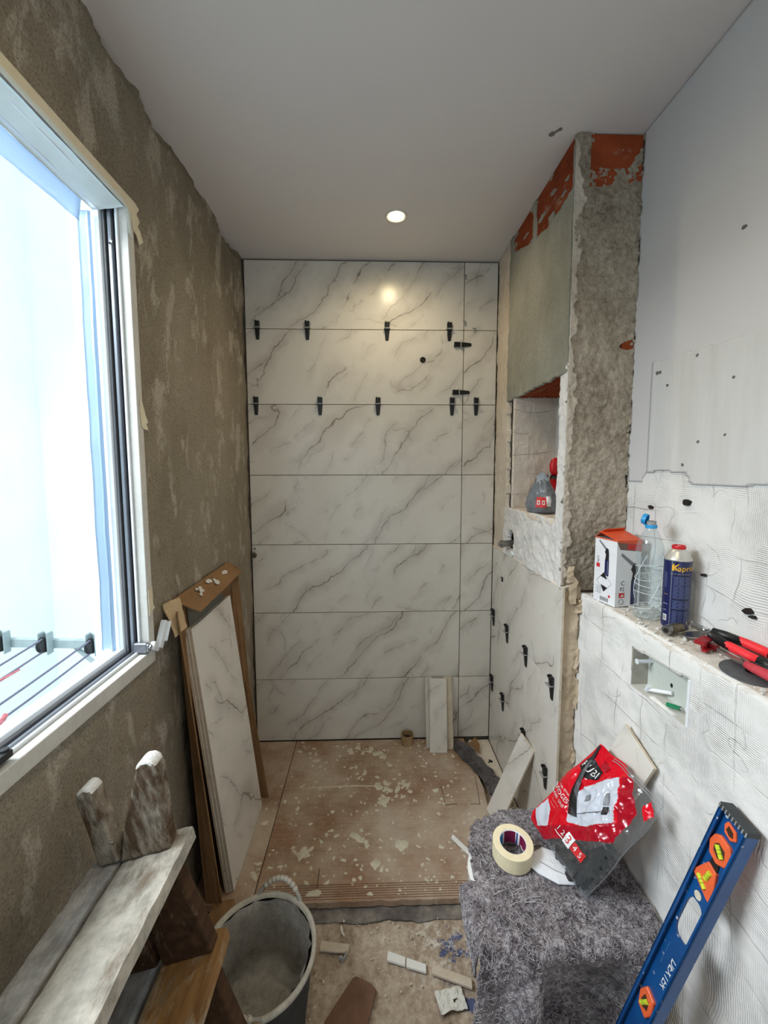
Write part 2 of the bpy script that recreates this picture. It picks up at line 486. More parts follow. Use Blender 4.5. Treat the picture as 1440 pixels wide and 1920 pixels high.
def make_ladderwood(name, amount, wood=((74, 52, 36), (126, 96, 66)), white=(206, 202, 194)):
    n = NT(name)
    g = n.noise(9, 5, .6, n.mapping((5, .5, 5)))
    c = n.ramp(g, [(.3, srgb(*wood[0])), (.7, srgb(*wood[1]))])
    m = n.noise(9, 8, .72, n.mapping((1.6, .8, .45) if 'post' in name or 'rail' in name else (1.5, .6, 1.0)))
    mm = n.ramp(m, [(amount-.07, 0.0), (amount+.07, 1.0)])
    lump = n.noise(26, 6, .65)
    w = n.ramp(lump, [(.34, tuple(k*.55 for k in srgb(*white)[:3])+(1,)), (.65, srgb(*white))])
    n.set(col=n.mix(mm, c, w), rough=.9, spec=.2, normal=n.bump(n.math('ADD', n.math('MULTIPLY', mm, .5), lump), .0022))
    return n.m
L_TOP = make_ladderwood('plaster_caked_tread', .39, ((96, 84, 72), (140, 128, 112)), (194, 189, 178))
L_GREY = make_ladderwood('weathered_grey_tread', .44, ((120, 114, 108), (160, 156, 150)), (196, 196, 196))
L_MID = make_ladderwood('bare_brown_tread', .56, ((112, 80, 48), (160, 124, 82)), (196, 182, 158))
L_POST = make_ladderwood('splashed_brown_post', .53, ((66, 50, 38), (104, 84, 66)), (184, 176, 162))
L_DARK = make_ladderwood('dark_rail', .64, ((52, 36, 25), (86, 62, 44)), (170, 156, 140))
def make_cardboard():
    n = NT('cardboard')
    g = n.noise(5, 4, .6)
    c = n.ramp(g, [(.3, srgb(126, 96, 66)), (.7, srgb(156, 122, 88))])
    n.set(col=c, rough=.85, spec=.15, normal=n.bump(n.wave(110, n.mapping((1, 1, 0.05)), .1, 1, 'Y'), .0003))
    return n.m
CARD = make_cardboard()
FOAM = dusty('grey_backing_sheet', [(0.3, (98, 98, 88)), (0.7, (126, 125, 113))], 4, .9, .001, 60)
MEMB = dusty('grey_membrane', [(0.3, (66, 60, 58)), (0.5, (112, 106, 102)), (0.72, (168, 158, 146))], 9, .85, .003, 40)
BUCKET_M = dusty('rubber_with_dried_mortar', [(0.3, (108, 105, 100)), (0.5, (158, 153, 145)), (0.7, (190, 184, 174))], 8, .9, .003, 60)
RIM_M = dusty('mortar_coated_rim', [(0.3, (150, 144, 132)), (0.7, (208, 202, 188))], 12, .85, .002, 60)
RUBBER = plain('black_rubber', (46, 47, 48), .75, var=.15)
MUD = dusty('damp_grey_mortar', [(0.3, (92, 88, 82)), (0.6, (116, 111, 103)), (0.8, (140, 134, 124))], 6, .8, .004, 45)
def make_felt(name, a, b, c3):
    n = NT(name)
    f1 = n.noise(55, 6, .75, dist=1.2); f2 = n.noise(14, 4, .6)
    fac = n.math('ADD', n.math('MULTIPLY', f1, .6), n.math('MULTIPLY', f2, .4))
    n.set(col=n.ramp(fac, [(.36, srgb(*a)), (.5, srgb(*b)), (.64, srgb(*c3))]), rough=1, spec=.05, sheen=.3, normal=n.bump(f1, .006))
    return n.m
FELT = make_felt('recycled_felt', (40, 36, 39), (122, 114, 119), (200, 194, 198))
FELTD = make_felt('dark_felt', (36, 33, 34), (68, 63, 64), (110, 104, 104))
FIBRE_L = plain('felt_fibre_pale', (206, 202, 206), .95, spec=.1, var=.1)
FIBRE_D = plain('felt_fibre_dark', (66, 60, 66), .95, spec=.1, var=.1)
CERW = plain('white_glazed_ceramic', (234, 234, 230), .15, var=0)
PVC = plain('white_window_pvc', (226, 232, 238), .35, var=.02)
PVCDUST = dusty('dusty_white_frame', [(0.3, (190, 188, 182)), (0.7, (216, 215, 210))], 6, .6, .0006, 60)
ALU = plain('grey_aluminium', (140, 144, 152), .35, metal=.6, var=.04)
GASK = plain('black_gasket', (34, 35, 38), .6, var=.1)
TAPE = dusty('cream_masking_tape', [(0.3, (216, 204, 176)), (0.7, (230, 222, 200))], 10, .7, .0006, 60)
TAPEW = dusty('pale_masking_film', [(0.3, (214, 226, 224)), (0.7, (230, 238, 236))], 5, .5, .0005, 50)
def make_film():
    n = NT('blue_protective_film')
    t = n.new('ShaderNodeBsdfTransparent'); tl = n.new('ShaderNodeBsdfTranslucent'); d = n.b
    d.inputs['Base Color'].default_value = srgb(158, 182, 206); d.inputs['Roughness'].default_value = .3
    tl.inputs['Color'].default_value = srgb(140, 166, 196); t.inputs['Color'].default_value = srgb(208, 226, 242)
    m1 = n.new('ShaderNodeMixShader'); m2 = n.new('ShaderNodeMixShader')
    m1.inputs[0].default_value = .30; n.link(d.outputs[0], m1.inputs[1]); n.link(tl.outputs[0], m1.inputs[2])
    m2.inputs[0].default_value = .06; n.link(m1.outputs[0], m2.inputs[1]); n.link(t.outputs[0], m2.inputs[2])
    n.link(m2.outputs[0], n.t.nodes['Material Output'].inputs['Surface'])
    return n.m
FILM = make_film()
BLACKP = plain('black_plastic', (22, 22, 24), .42, var=.1)
CLIPG = plain('translucent_grey_clip', (150, 150, 150), .4, var=.05)
STEEL = plain('dull_steel', (150, 148, 144), .35, metal=.9, var=.1)
CHROME = plain('bright_chrome', (200, 202, 205), .18, metal=1, var=.03)
GALV = plain('painted_galvanised_bar', (150, 164, 164), .5, var=.06)
RED = plain('red_plastic', (205, 22, 34), .4, var=.05)
REDB = plain('bright_red_grip', (238, 44, 54), .5, var=.04)
DKRED = plain('dark_red_plastic', (150, 14, 28), .4, var=.05)
REDDUST = dusty('dusty_red_grip', [(0.3, (176, 30, 48)), (0.7, (206, 84, 92))], 14, .7, .0005, 90)
ORANGE = plain('orange_plastic', (236, 104, 60), .4, var=.05)
CARDW = plain('white_coated_card', (232, 234, 238), .5, var=.02)
CARDO = plain('orange_coated_card', (226, 84, 40), .5, var=.05)
NAVY = plain('navy_printed_can', (26, 34, 84), .3, var=.06)
NAVYL = plain('printed_text_blue_grey', (92, 102, 140), .4, var=.1)
INKB = plain('black_ink', (26, 25, 28), .5, var=0)
INKW = plain('white_ink', (236, 236, 238), .5, var=0)
INKR = plain('red_ink', (206, 40, 44), .5, var=0)
INKY = plain('yellow_ink', (238, 184, 40), .5, var=0)
INKG = plain('grey_ink', (128, 130, 136), .5, var=0)
CYAN = plain('cyan_plastic_cap', (40, 158, 222), .4, var=.04)
def make_clear(name, col, rough=.08, opaque=.25):
    n = NT(name)
    t = n.new('ShaderNodeBsdfTransparent'); t.inputs['Color'].default_value = col
    g = n.new('ShaderNodeBsdfGlossy'); g.inputs['Roughness'].default_value = rough
    n.b.inputs['Base Color'].default_value = srgb(214, 222, 228); n.b.inputs['Roughness'].default_value = rough
    lw = n.new('ShaderNodeLayerWeight'); lw.inputs['Blend'].default_value = .5
    fz = n.math('ADD', n.math('MULTIPLY', n.math('POWER', lw.outputs['Facing'], 4.0), .45), .035)
    m1 = n.new('ShaderNodeMixShader'); m1.inputs[0].default_value = opaque
    n.link(t.outputs[0], m1.inputs[1]); n.link(n.b.outputs[0], m1.inputs[2])
    m2 = n.new('ShaderNodeMixShader'); n.link(fz, m2.inputs[0])
    n.link(m1.outputs[0], m2.inputs[1]); n.link(g.outputs[0], m2.inputs[2])
    n.link(m2.outputs[0], n.t.nodes['Material Output'].inputs['Surface'])
    return n.m
PET = make_clear('clear_bottle_plastic', (0.92, 0.96, 0.96, 1), .06, .10)
BAGCLEAR = make_clear('clear_bag_plastic', (0.96, 0.98, 0.99, 1), .05, .06)
BAGGREY = make_clear('smoky_bag_plastic', (0.5, 0.53, 0.56, 1), .15, .5)
BAGRED = plain('red_printed_bag', (216, 18, 38), .13, var=.08, nscale=14)
BAGDRED = plain('dark_red_printed_bag', (172, 18, 38), .13, var=.06, nscale=14)
BAGWHITE = plain('pale_printed_bag', (204, 210, 222), .13, var=.05, nscale=14)
GREYBAG = plain('grey_printed_bag', (120, 126, 134), .25, var=.12, nscale=20)
TAPEROLL = plain('cream_tape_roll', (238, 226, 190), .6, var=.03)
TAPEGREY = plain('tape_roll_core_print_purple', (128, 26, 72), .5, var=.1, nscale=60)
MASKW = plain('white_mask_cloth', (226, 228, 234), .9, spec=.1, var=.03)
def make_levelblue():
    n = NT('paint_spotted_blue_level')
    sp = n.voro(60); m = n.noise(9, 4, .6)
    s1 = n.math('MULTIPLY', n.ramp(sp, [(.16, 1.0), (.22, 0.0)]), n.ramp(m, [(.5, 0.0), (.58, 1.0)]))
    c = n.ramp(n.noise(5, 4, .6), [(.3, srgb(10, 58, 112)), (.7, srgb(20, 86, 150))])
    n.set(col=n.mix(s1, c, srgb(200, 206, 212)), rough=.35, spec=.5, normal=n.bump(s1, .0004))
    return n.m
LEVELB = make_levelblue()
VIAL = plain('yellow_green_vial', (206, 222, 60), .1, var=0)
VIALB = plain('dark_vial_housing', (70, 48, 34), .3, var=0)
TUBEM = dusty('tan_tube', [(0.3, (150, 122, 88)), (0.7, (180, 154, 118))], 12, .8, .0005, 80)
DARKIN = plain('dark_inside', (24, 20, 18), .9, var=.1)
HOLEM = plain('dark_hole', (34, 28, 24), .95, var=.1)
BLUEPAINT = dusty('spilt_blue_paint', [(0.3, (70, 84, 116)), (0.7, (110, 122, 146))], 20, .85, .0005, 60)
PAPER = dusty('crumpled_white_paper', [(0.3, (206, 204, 196)), (0.7, (226, 226, 218))], 14, .85, .001, 60)
SPONGE = dusty('brown_rubber_float', [(0.3, (104, 78, 64)), (0.7, (138, 106, 88))], 10, .85, .0008, 90)
WOODP = dusty('raw_pale_offcut', [(0.3, (186, 170, 150)), (0.7, (216, 204, 188))], 10, .8, .0004, 90)
ROPEG = plain('grey_clothes_rope', (104, 104, 120), .8, var=.06)
ROPER = plain('pink_frayed_rope', (186, 108, 112), .85, var=.15, nscale=120)
BOXIN = dusty('pale_green_plastic_box', [(0.3, (190, 196, 186)), (0.7, (208, 214, 206))], 6, .6, .0005, 60)
GREEN = plain('green_plastic', (20, 128, 84), .4, var=.05)
BRASS = plain('tarnished_brass', (120, 108, 88), .4, metal=.7, var=.12)
def lamp_mat():
    n = NT('glowing_lamp_lens'); n.set(col=srgb(255, 240, 200), emit=srgb(255, 226, 150), estr=60.0); return n.m
LAMP = lamp_mat()
# ------------------------------------------------------------------ room shell
XL, XS, XW, XF = -0.693, 0.70, 0.935, 0.775        # left wall, shower side, right wall, cistern ledge front
YB, YP, ZC = 2.335, 1.471, 2.786                   # back wall, pillar front, ceiling

struct(layer('floor', (-0.95, -1.7, 0), (1.95, 0, 0), (0, 4.1, 0), 110, 230,
      lambda p: 0.004*fr(p, 6)+0.0025*fr(p, 24), FLOORM, thick=0.03))
def ceiling():
    m = MB(); m.bb(-0.95, 1.0, -1.7, 2.45, ZC, ZC+0.05)
    c = struct(m.build('ceiling', CEIL))
    m = MB()
    for (x, y, r) in ((0.618, 1.475, .011), (0.636, 1.455, .008), (0.628, 1.463, .006)):
        m.lathe([(r, 0), (r*.9, .0015), (r*.4, .002)], 9, (0, 0, 0)); 
        for k in range(len(m.v)-27, len(m.v)):
            v = m.v[k]; m.v[k] = Vector((x+v.x*(1+.3*noise.noise(v*90)), y+v.y, ZC-v.z))
    m.build('filler_spot', plain('grey_filler', (120, 118, 116), .9), c)
    return c
ceiling()

def dleft(p):
    d = 0.005*fr(p, 4)+0.0022*fr(p, 16)
    if p.z > 2.70:
        k = noise.noise(Vector((0, p.y*7, 3.3)))+.5*noise.noise(Vector((0, p.y*19, 8)))
        k2 = noise.noise(Vector((0, p.y*34, 1)))
        t = max(0, min(1, (p.z-2.752+0.030*k+.012*k2)/0.010))
        d -= 0.05*t*max(0.12, min(1, .30+1.3*k))
    if p.y > 2.27 : d -= 0.010*min(1, (p.y-2.27)/.03)*max(0, .5+noise.noise(Vector((0, 2, p.z*6))))
    return d
wl = struct(layer('wall_left', (XL, -1.6, 0), (0, 3.94, 0), (0, 0, ZC), 280, 198, dleft, LEFT,
      mask=lambda p: not (-.13 < p.y < 1.240 and 1.067 < p.z < 2.393)))
m = MB()
for (y0, y1, z0, z1) in ((-1.6, -.13, 0, ZC), (1.25, 2.45, 0, ZC), (-.13, 1.25, 0, 1.06), (-.13, 1.25, 2.40, ZC)):
    m.bb(-.86, XL-.035, y0, y1, z0 if z0 > 0 else -2.0, z1+1.2 if z1 > 2.5 else z1)
m.build('wall_core', WALLEXT, wl)

m = MB(); m.bb(-0.9, 1.05, YB, YB+.12, 0, ZC+.05)
wb = struct(m.build('wall_back', plain('dark_joint', (92, 86, 76), .9, var=.1)))
def tile(x0, x1, z0, z1, parent, org, rot, name='tile', th=.0105):
    """One porcelain tile, face on local -y; org places local (0,0,0), the tile's lower left back corner."""
    w, h = x1-x0, z1-z0
    m = MB(); m.bb(0, w, -th, 0, 0, h)
    o = mk(name, m.v, m.f, [CERAMIC, MARBLE], parent, bevel=.0009)
    for p in o.data.polygons: p.material_index = 1 if p.normal.y < -.3 else 0
    R = Euler(rot).to_matrix()
    o.location = Vector(org)+R @ Vector((x0, 0, z0)); o.rotation_euler = rot
    return o
ZR = [.037, .417, .82, 1.221, 1.619, 2.012, 2.418, 2.779]
for i in range(7):
    tile(-.6865, .5115, ZR[i]+.0016, ZR[i+1]-.0016, wb, (0, YB-.0005, 0), (0, 0, 0))
    tile(.515, .6985, ZR[i]+.0016, ZR[i+1]-.0016, wb, (0, YB-.0005, 0), (0, 0, 0))
m = MB(); m.M = Matrix.Translation((.286, 2.3235, 2.257)) @ Matrix.Rotation(pi/2, 4, 'X')
m.lathe([(.0165, -.01), (.0165, .0006), (.013, .0012), (.0125, -.008)], 20, cap=False); m.lathe([(.013, -.006), (.0001, -.006)], 20, cap=False)
m.lathe([(.0135, .0009), (.0005, .0010)], 20, cap=False)
m.build('pipe_hole', HOLEM, wb, smooth=True)
m = MB(); m.tube([(-.675, 2.32, 1.172), (-.66, 2.27, 1.168)], .009, 10); m.tube([(-.66, 2.285, 1.17), (-.66, 2.268, 1.168)], .012, 6)
m.tube([(-.672, 2.318, 1.20), (-.664, 2.30, 1.205)], .006, 8)
m.build('pipe_stub', BRASS, wb, smooth=False)

# ---- right wall: smooth skim above, old adhesive below
wr = MB(); wr.bb(XW+.004, XW+.12, -1.6, 2.45, 0, ZC+.05)
wr = struct(wr.build('wall_right', ADH_Y))
layer('adhesive_coat', (XW, 1.475, 1.17), (0, -3.07, 0), (0, 0, .48), 250, 40,
      lambda p: .0025*fr(p, 9)+.0012*fr(p, 40), ADH_Y, thick=.004, parent=wr)
def skim_mask(p):
    e = 1.462+.012*noise.noise(Vector((1, 0, p.z*9)))+.006*noise.noise(Vector((4, 0, p.z*31)))
    lo = 1.605+.012*noise.noise(Vector((p.y*6, 4, 0)))
    k = noise.noise(Vector((p.y*4.3, 9, 0)))
    if k > .02: lo += min(.035, (k-.02)*.28)
    return p.z > lo and p.y < e
layer('plaster_skim', (XW-.004, 1.49, 1.58), (0, -3.08, 0), (0, 0, ZC-1.582), 380, 150,
      lambda p: .0005*fr(p, 2), SKIM, skim_mask, .003, wr)
layer('plaster_patch', (XW-.0052, 1.361, 1.58), (0, -2.2, 0), (0, 0, .425), 200, 74,
      lambda p: .0002*fr(p, 8), PATCH, lambda p: p.z < 2.0-(1.361-p.y)*.06+.003*noise.noise(p*20) and skim_mask(p), .0006, wr)
m = MB(); rr = random.Random(5)
for (y, z, s) in ((1.331, 1.958, .007), (1.318, 1.959, .006), (1.282, 1.91, .0055), (1.169, 1.971, .005), (1.044, 1.882, .004), (1.147, 1.725, .005),
               (1.059, 1.737, .004), (1.044, 2.248, .006), (1.2, 1.66, .005)):
    m.prism([(y+s*cos(a)*rr.uniform(.7, 1.3), z+s*sin(a)*rr.uniform(.6, 1.1)) for a in [q*2*pi/9 for q in range(9)]], XW-.0066, XW-.004, 'x')
m.build('anchor_hole', plain('grey_nail_mark', (112, 108, 104), .9), wr)
m = MB()
for (y, z, s) in ((1.177, 1.549, .011), (1.331, 1.521, .008), (1.156, 1.34, .012), (.959, 1.296, .011), (.945, 1.285, .006), (1.10, 1.35, .006)):
    m.prism([(y+s*1.3*cos(a)*rr.uniform(.5, 1.4), z+s*.7*sin(a)*rr.uniform(.6, 1.3)) for a in [q*2*pi/9 for q in range(9)]], XW-.008, XW+.002, 'x')
m.build('drill_hole', HOLEM, wr)

# ---- half height wall in front of the cistern, with its ledge
core = MB(); core.bb(XF+.06, XW+.003, -1.6, 1.5, 0, 1.165); core.bb(XF+.012, XF+.06, -1.6, .93, 0, 1.165)
core.bb(XF+.012, XF+.06, 1.165, 1.5, 0, 1.165); core.bb(XF+.012, XF+.06, .93, 1.165, 0, 1.0); core.bb(XF+.012, XF+.06, .93, 1.165, 1.135, 1.165)
wc = struct(core.build('wall_cistern', WHITEP))
def boxhole(p): 
    s = (1.153-p.y)/.216; zt = 1.118+.012*s; zb = 1.004+.010*s
    return -.0<=s<=1. and zb < p.z < zt
layer('adhesive_coat', (XF, 1.478, 0), (0, -3.07, 0), (0, 0, 1.1885), 380, 148,
      lambda p: .003*fr(p, 7)+.0013*fr(p, 36) - (.006*max(0, (p.z-1.176)/.012)*(.4+.9*abs(noise.noise(p*22)))),
      ADH_Y, lambda p: not boxhole(p), .014, wc)
layer('ledge_top', (XF+.003, -1.6, 1.188), (XW-XF-.003, 0, 0), (0, 3.08, 0), 22, 300,
      lambda p: .002*fr(p, 14)+.0015*fr(p, 60)-(.004*max(0, 1-(p.x-XF)/.014)*(.3+abs(noise.noise(p*25)))), 
      dusty('ledge_plaster_dust', [(0.3, (184, 174, 162)), (0.5, (214, 207, 198)), (0.7, (232, 229, 224))], 14, .95, .003, 60, fine=.45), thick=.016, parent=wc)
m = MB(); rr = random.Random(9)
for k in range(170):
    y = rr.uniform(.62, 1.46); x = rr.uniform(XF+.01, XW-.006); s = rr.uniform(.0015, .005)
    if (x-.846)**2+(y-.85)**2 < .068**2: continue
    m.box((x, y, 1.190+s*.4), (s*2, s*1.6, s), (rr.uniform(-.4, .4), rr.uniform(-.4, .4), rr.uniform(0, 3)))
m.build('rubble', WHITEP, wc, kind='stuff')
# mortar smeared end of the half wall between the marble and the ledge
def dmort(p): return .006*fr(p, 9)+.003*fr(p, 28)+.010*max(0, noise.noise(Vector((p.x*22, 0, p.z*3.2))))
layer('mortar_smear', (XS+.004, YP-.006, 0), (.082, 0, 0), (0, 0, 1.215), 34, 260, dmort, MORTAR,
      lambda p: p.x < .771+.010*noise.noise(Vector((0, 3, p.z*8)))+.004*noise.noise(Vector((0, 7, p.z*40))), .02, wc)
m = MB(); rr = random.Random(17)
for (z, h, w, x) in ((1.20, .10, .034, .742), (1.14, .05, .03, .768), (1.26, .06, .03, .73), (.93, .09, .012, .766), (.80, .12, .010, .77), (.55, .06, .012, .768), (.42, .07, .012, .762), (.30, .05, .01, .765)):
    n_ = 7; ring = []
    for j in range(n_):
        t = j/(n_-1); ww = w*(.5+.5*sin(pi*(t*.8+.15)))
        xx = x+.006*rr.uniform(-1, 1); zz = z-h/2+h*t
        ring.append([(xx-ww/2, YP-.002, zz), (xx-ww*.3, YP-.016-.006*rr.random(), zz), (xx+ww*.35, YP-.020-.006*rr.random(), zz+.003), (xx+ww/2, YP-.004, zz), (xx, YP+.012, zz)])
    m.loft(ring)
m.build('mortar_clod', MORTAR, wc)

# ---- shower side wall with pillar, bricks and niche
cr = MB()
cr.bb(.735, XW, 1.502, YB, 2.03, ZC); cr.bb(.735, .915, 1.50, 1.53, 1.20, 2.03); cr.bb(.735, .915, 2.055, YB, 1.2, 2.03)
cr.bb(.735, .915, 1.50, 2.055, 1.2, 1.42); cr.bb(.713, .775, 1.50, YB, 0, 1.2); cr.bb(.915, XW+.003, 1.50, YB, 1.18, 2.03)
wn = struct(cr.build('wall_shower', WHITEP))
def zb_side(y):
    z = 2.622 - .02*min(1, (y-1.47)/.1) + max(0, (y-1.55))*.04 + max(0, y-1.80)*.30
    return z + .012*noise.noise(Vector((0, y*14, 0)))+.006*noise.noise(Vector((0, y*41, 3)))
def side_mask(p):
    if p.z > zb_side(p.y):
        if abs(p.y-1.815-.10*(p.z-2.68)) < .016+.008*noise.noise(p*25): return True      # mortar joint between two bricks
        if p.y < 1.478 or p.y > 2.075+.01*noise.noise(p*30): return True
        k = noise.noise(Vector((3, p.y*10, p.z*45)))
        return k > .50 and p.y > 1.50
    return p.z > 1.995+.008*noise.noise(Vector((0, p.y*20, 1)))
dr = lambda p: .0035*fr(p, 6)+.002*fr(p, 26)
layer('render_coat', (XS-.002, 2.125, 1.98), (0, -.652, 0), (0, 0, ZC-1.98), 150, 180, dr, SIDER, side_mask, .012, wn)
layer('plaster_strip', (XS+.004, YB-.012, 1.205), (0, -.205, 0), (0, 0, ZC-1.205), 26, 200, lambda p: .004*fr(p, 8)+.002*fr(p, 30), CREAM,
      lambda p: p.y > 2.122+.006*noise.noise(Vector((0, 1, p.z*14))), .02, wn)
layer('plaster_strip', (XS+.001, 2.14, 1.205), (0, -.63, 0), (0, 0, .255), 110, 46, lambda p: .007*fr(p, 9)+.003*fr(p, 34), WHITEP,
      lambda p: ((p.y-2.03)/.05)**2+((p.z-1.29)/.055)**2 > 1+.5*noise.noise(p*30) and p.z < 1.452+.008*noise.noise(p*25), .02, wn)
layer('plaster_strip', (XS+.001, 1.534, 1.205), (0, -.066, 0), (0, 0, .82), 20, 200, lambda p: .0035*fr(p, 11)+.002*fr(p, 40), WHITEP,
      lambda p: p.y < 1.531+.004*noise.noise(Vector((0, 5, p.z*18))), .02, wn)
layer('pipe_pit', (XS+.03, 2.10, 1.215), (0, -.14, 0), (0, 0, .15), 12, 12, lambda p: .01*fr(p, 12), HOLEM, None, 0, wn)
# bricks: horizontally ribbed hollow bricks
def brick(y0, y1, z0, z1, x0, parent, ax='side', n=16):
    m = MB(); prof = [(x0+.034, z0)]
    if ax == 'front': n = 3
    for k in range(n):
        a = z0+(z1-z0)*k/n; b = z0+(z1-z0)*(k+1)/n; g = .12*(b-a)
        dp = .0065 if ax == 'side' else .0008
        prof += [(x0+dp, a+.0002), (x0, a+g), (x0, b-g), (x0+dp, b-.0002)]
    prof.append((x0+.034, z1))
    if ax == 'side': m.prism(prof, y0, y1, 'y')
    else: m.M = Matrix(((0, 1, 0, 0), (1, 0, 0, 0), (0, 0, 1, 0), (0, 0, 0, 1))); m.prism(prof, y0, y1, 'y')
    return m.build('brick', BRICK, parent)
brick(1.476, 1.805, 2.56, ZC-.002, XS+.002, wn); brick(1.818, 2.10, 2.56, ZC-.002, XS+.002, wn)
brick(.752, .9305, 2.615, ZC-.004, YP-.006, wn, 'front')
m = MB(); m.prism([(.885, 2.065), (.936, 2.075), (.936, 2.135), (.915, 2.128), (.893, 2.112)], YP-.004, YP+.02, 'y'); m.build('brick', BRICK, wn)
def front_mask(p):
    a = 1.0
    # broken away top right corner shows the brick
    if p.x > .762+.008*noise.noise(p*30) and p.z > 2.0:
        edge = 2.675+.02*noise.noise(Vector((p.x*16, 0, 0)))+max(0, p.x-.872)*.9+max(0, .80-p.x)*.7
        if p.z > edge and p.x < .932: return False
    if (p.x-.915-.3*(p.z-2.1))**2/.028**2+(p.z-2.088)**2/.016**2 < 1+.5*noise.noise(p*40): return False
    k = .926+.010*noise.noise(Vector((0, 0, p.z*9)))+.006*noise.noise(Vector((0, 4, p.z*33)))
    if p.x > k+.006: return False
    kl = .704+.006*noise.noise(Vector((7, 0, p.z*12)))
    return p.x > kl or p.z < 0
def dfront(p):
    d = .005*fr(p, 7)+.0045*fr(p, 24)+.002*fr(p, 60)
    if p.x < .775 and 2.2 < p.z < 2.45: d += .006*max(0, noise.noise(p*18))
    if 1.6 < p.z < 1.8: d -= .003*abs(noise.noise(p*45))
    return d
layer('render_coat', (XS, YP-.008, 1.2), (.236, 0, 0), (0, 0, ZC-1.2), 100, 560, dfront, FRONTR, front_mask, .012, wn)
m = MB(); m.bb(.735, XW+.003, YP+.025, 1.51, 1.18, ZC); m.build('wall_core', MORTAR, wn)
# plaster beads up the two corners of the pillar
m = MB(); rr = random.Random(21)
for x, y, col in ((XS+.004, YP, 0),):
    for k in range(60):
        z = rr.uniform(1.25, 2.76); s = rr.uniform(.003, .009)
        m.box((x+rr.uniform(-.004, .006), y+rr.uniform(-.006, .004), z), (s, s*.9, s*rr.uniform(1, 2.6)), (rr.uniform(-.6, .6), rr.uniform(-.6, .6), rr.uniform(0, 3)))
m.build('edge_crumb', SIDER, wn, kind='stuff')
layer('plaster_edge', (XS-.002, YP-.0125, 1.22), (.062, 0, 0), (0, 0, ZC-1.224), 30, 420, lambda p: .005*fr(p, 11)+.003*fr(p, 40),
      dusty('pale_edge_plaster', [(0.3, (168, 158, 144)), (0.6, (200, 190, 176)), (0.8, (214, 206, 194))], 9, .95, .003, 50, fine=.45),
      lambda p: p.x < XS+.018+.034*noise.noise(Vector((0, 2, p.z*4.5)))+.016*noise.noise(Vector((0, 6, p.z*17)))+.012*noise.noise(p*45), .006, wn)
m = MB()
for k in range(90):
    z = rr.uniform(1.55, 2.74); s = rr.uniform(.003, .010)
    m.box((XW-.006+rr.uniform(-.006, .004), YP+rr.uniform(-.012, .0), z), (s, s*.9, s*rr.uniform(1, 2.2)), (rr.uniform(-.6, .6), rr.uniform(-.6, .6), rr.uniform(0, 3)))
m.build('edge_crumb', FRONTR, wn, kind='stuff')
# niche
layer('niche_side', (XS+.004, 2.02, 1.44), (.216, 0, 0), (0, 0, .575), 50, 120, lambda p: .004*fr(p, 8)+.002*fr(p, 30), ADH_X, None, .02, wn)
layer('niche_back', (.915, 2.03, 1.44), (0, -.52, 0), (0, 0, .575), 60, 60, lambda p: .002*fr(p, 9), WHITEP, None, 0, wn)
layer('niche_shelf', (XS+.002, 1.52, 1.452), (.215, 0, 0), (0, .51, 0), 40, 80, lambda p: .003*fr(p, 14)+.002*fr(p, 50)-.01*max(0, 1-(p.x-XS)/.012)*abs(noise.noise(p*25)), CREAM, None, .02, wn)
for x0, x1 in ((.704, .770), (.777, .842), (.849, .913)):
    m = MB(); pr = []
    for k in range(4):
        a = x0+(x1-x0)*k/4; b = x0+(x1-x0)*(k+1)/4
        pr += [(a+.001, 2.003), (a+.004, 1.998), (b-.004, 1.998), (b-.001, 2.003)]
    m.prism(pr+[(x1, 2.029), (x0, 2.029)], 1.532, 2.05, 'y'); m.build('brick', BRICK, wn)
# tiles on the side of the half wall, their face looking left
rotS = (0, 0, -pi/2)      # local x runs towards the viewer
def stile(ya, yb, z0, z1):   # ya > yb (far to near)
    w = ya-yb
    return tile(0, w, z0, z1, wn, (XS+.0115, ya, 0), rotS)
stile(2.320, 1.452, .8125, 1.212)
stile(2.320, 1.767, .4155, .8105); stile(1.765, 1.452, .4155, .8105)
stile(2.320, 1.452, .018, .4135)
# shower valve pipe
m = MB(); m.tube([(.725, 2.04, 1.275), (.672, 2.04, 1.270)], .0165, 14); m.tube([(.672, 2.04, 1.270), (.655, 2.04, 1.269)], .0195, 8)
m.tube([(.655, 2.04, 1.269), (.645, 2.04, 1.268)], .010, 10)
m.build('valve_pipe', STEEL, wn)
m = MB(); m.tube([(.720, 1.985, 1.232), (.690, 1.985, 1.228)], .013, 12); m.build('valve_pipe', TAPEW, wn)
layer('mortar_ridge', (XS-.001, 2.32, 1.211), (0, -.86, 0), (.04, 0, .012), 120, 6, lambda p: .003*fr(p, 20), CREAM, None, .006, wn)

# rear of the room, behind the viewer: wall with an open doorway
m = MB(); m.bb(-.95, -.55, -1.7, -1.6, 0, ZC); m.bb(.35, 1.05, -1.7, -1.6, 0, ZC); m.bb(-.55, .35, -1.7, -1.6, 2.1, ZC)
struct(m.build('wall_rear', SKIM))

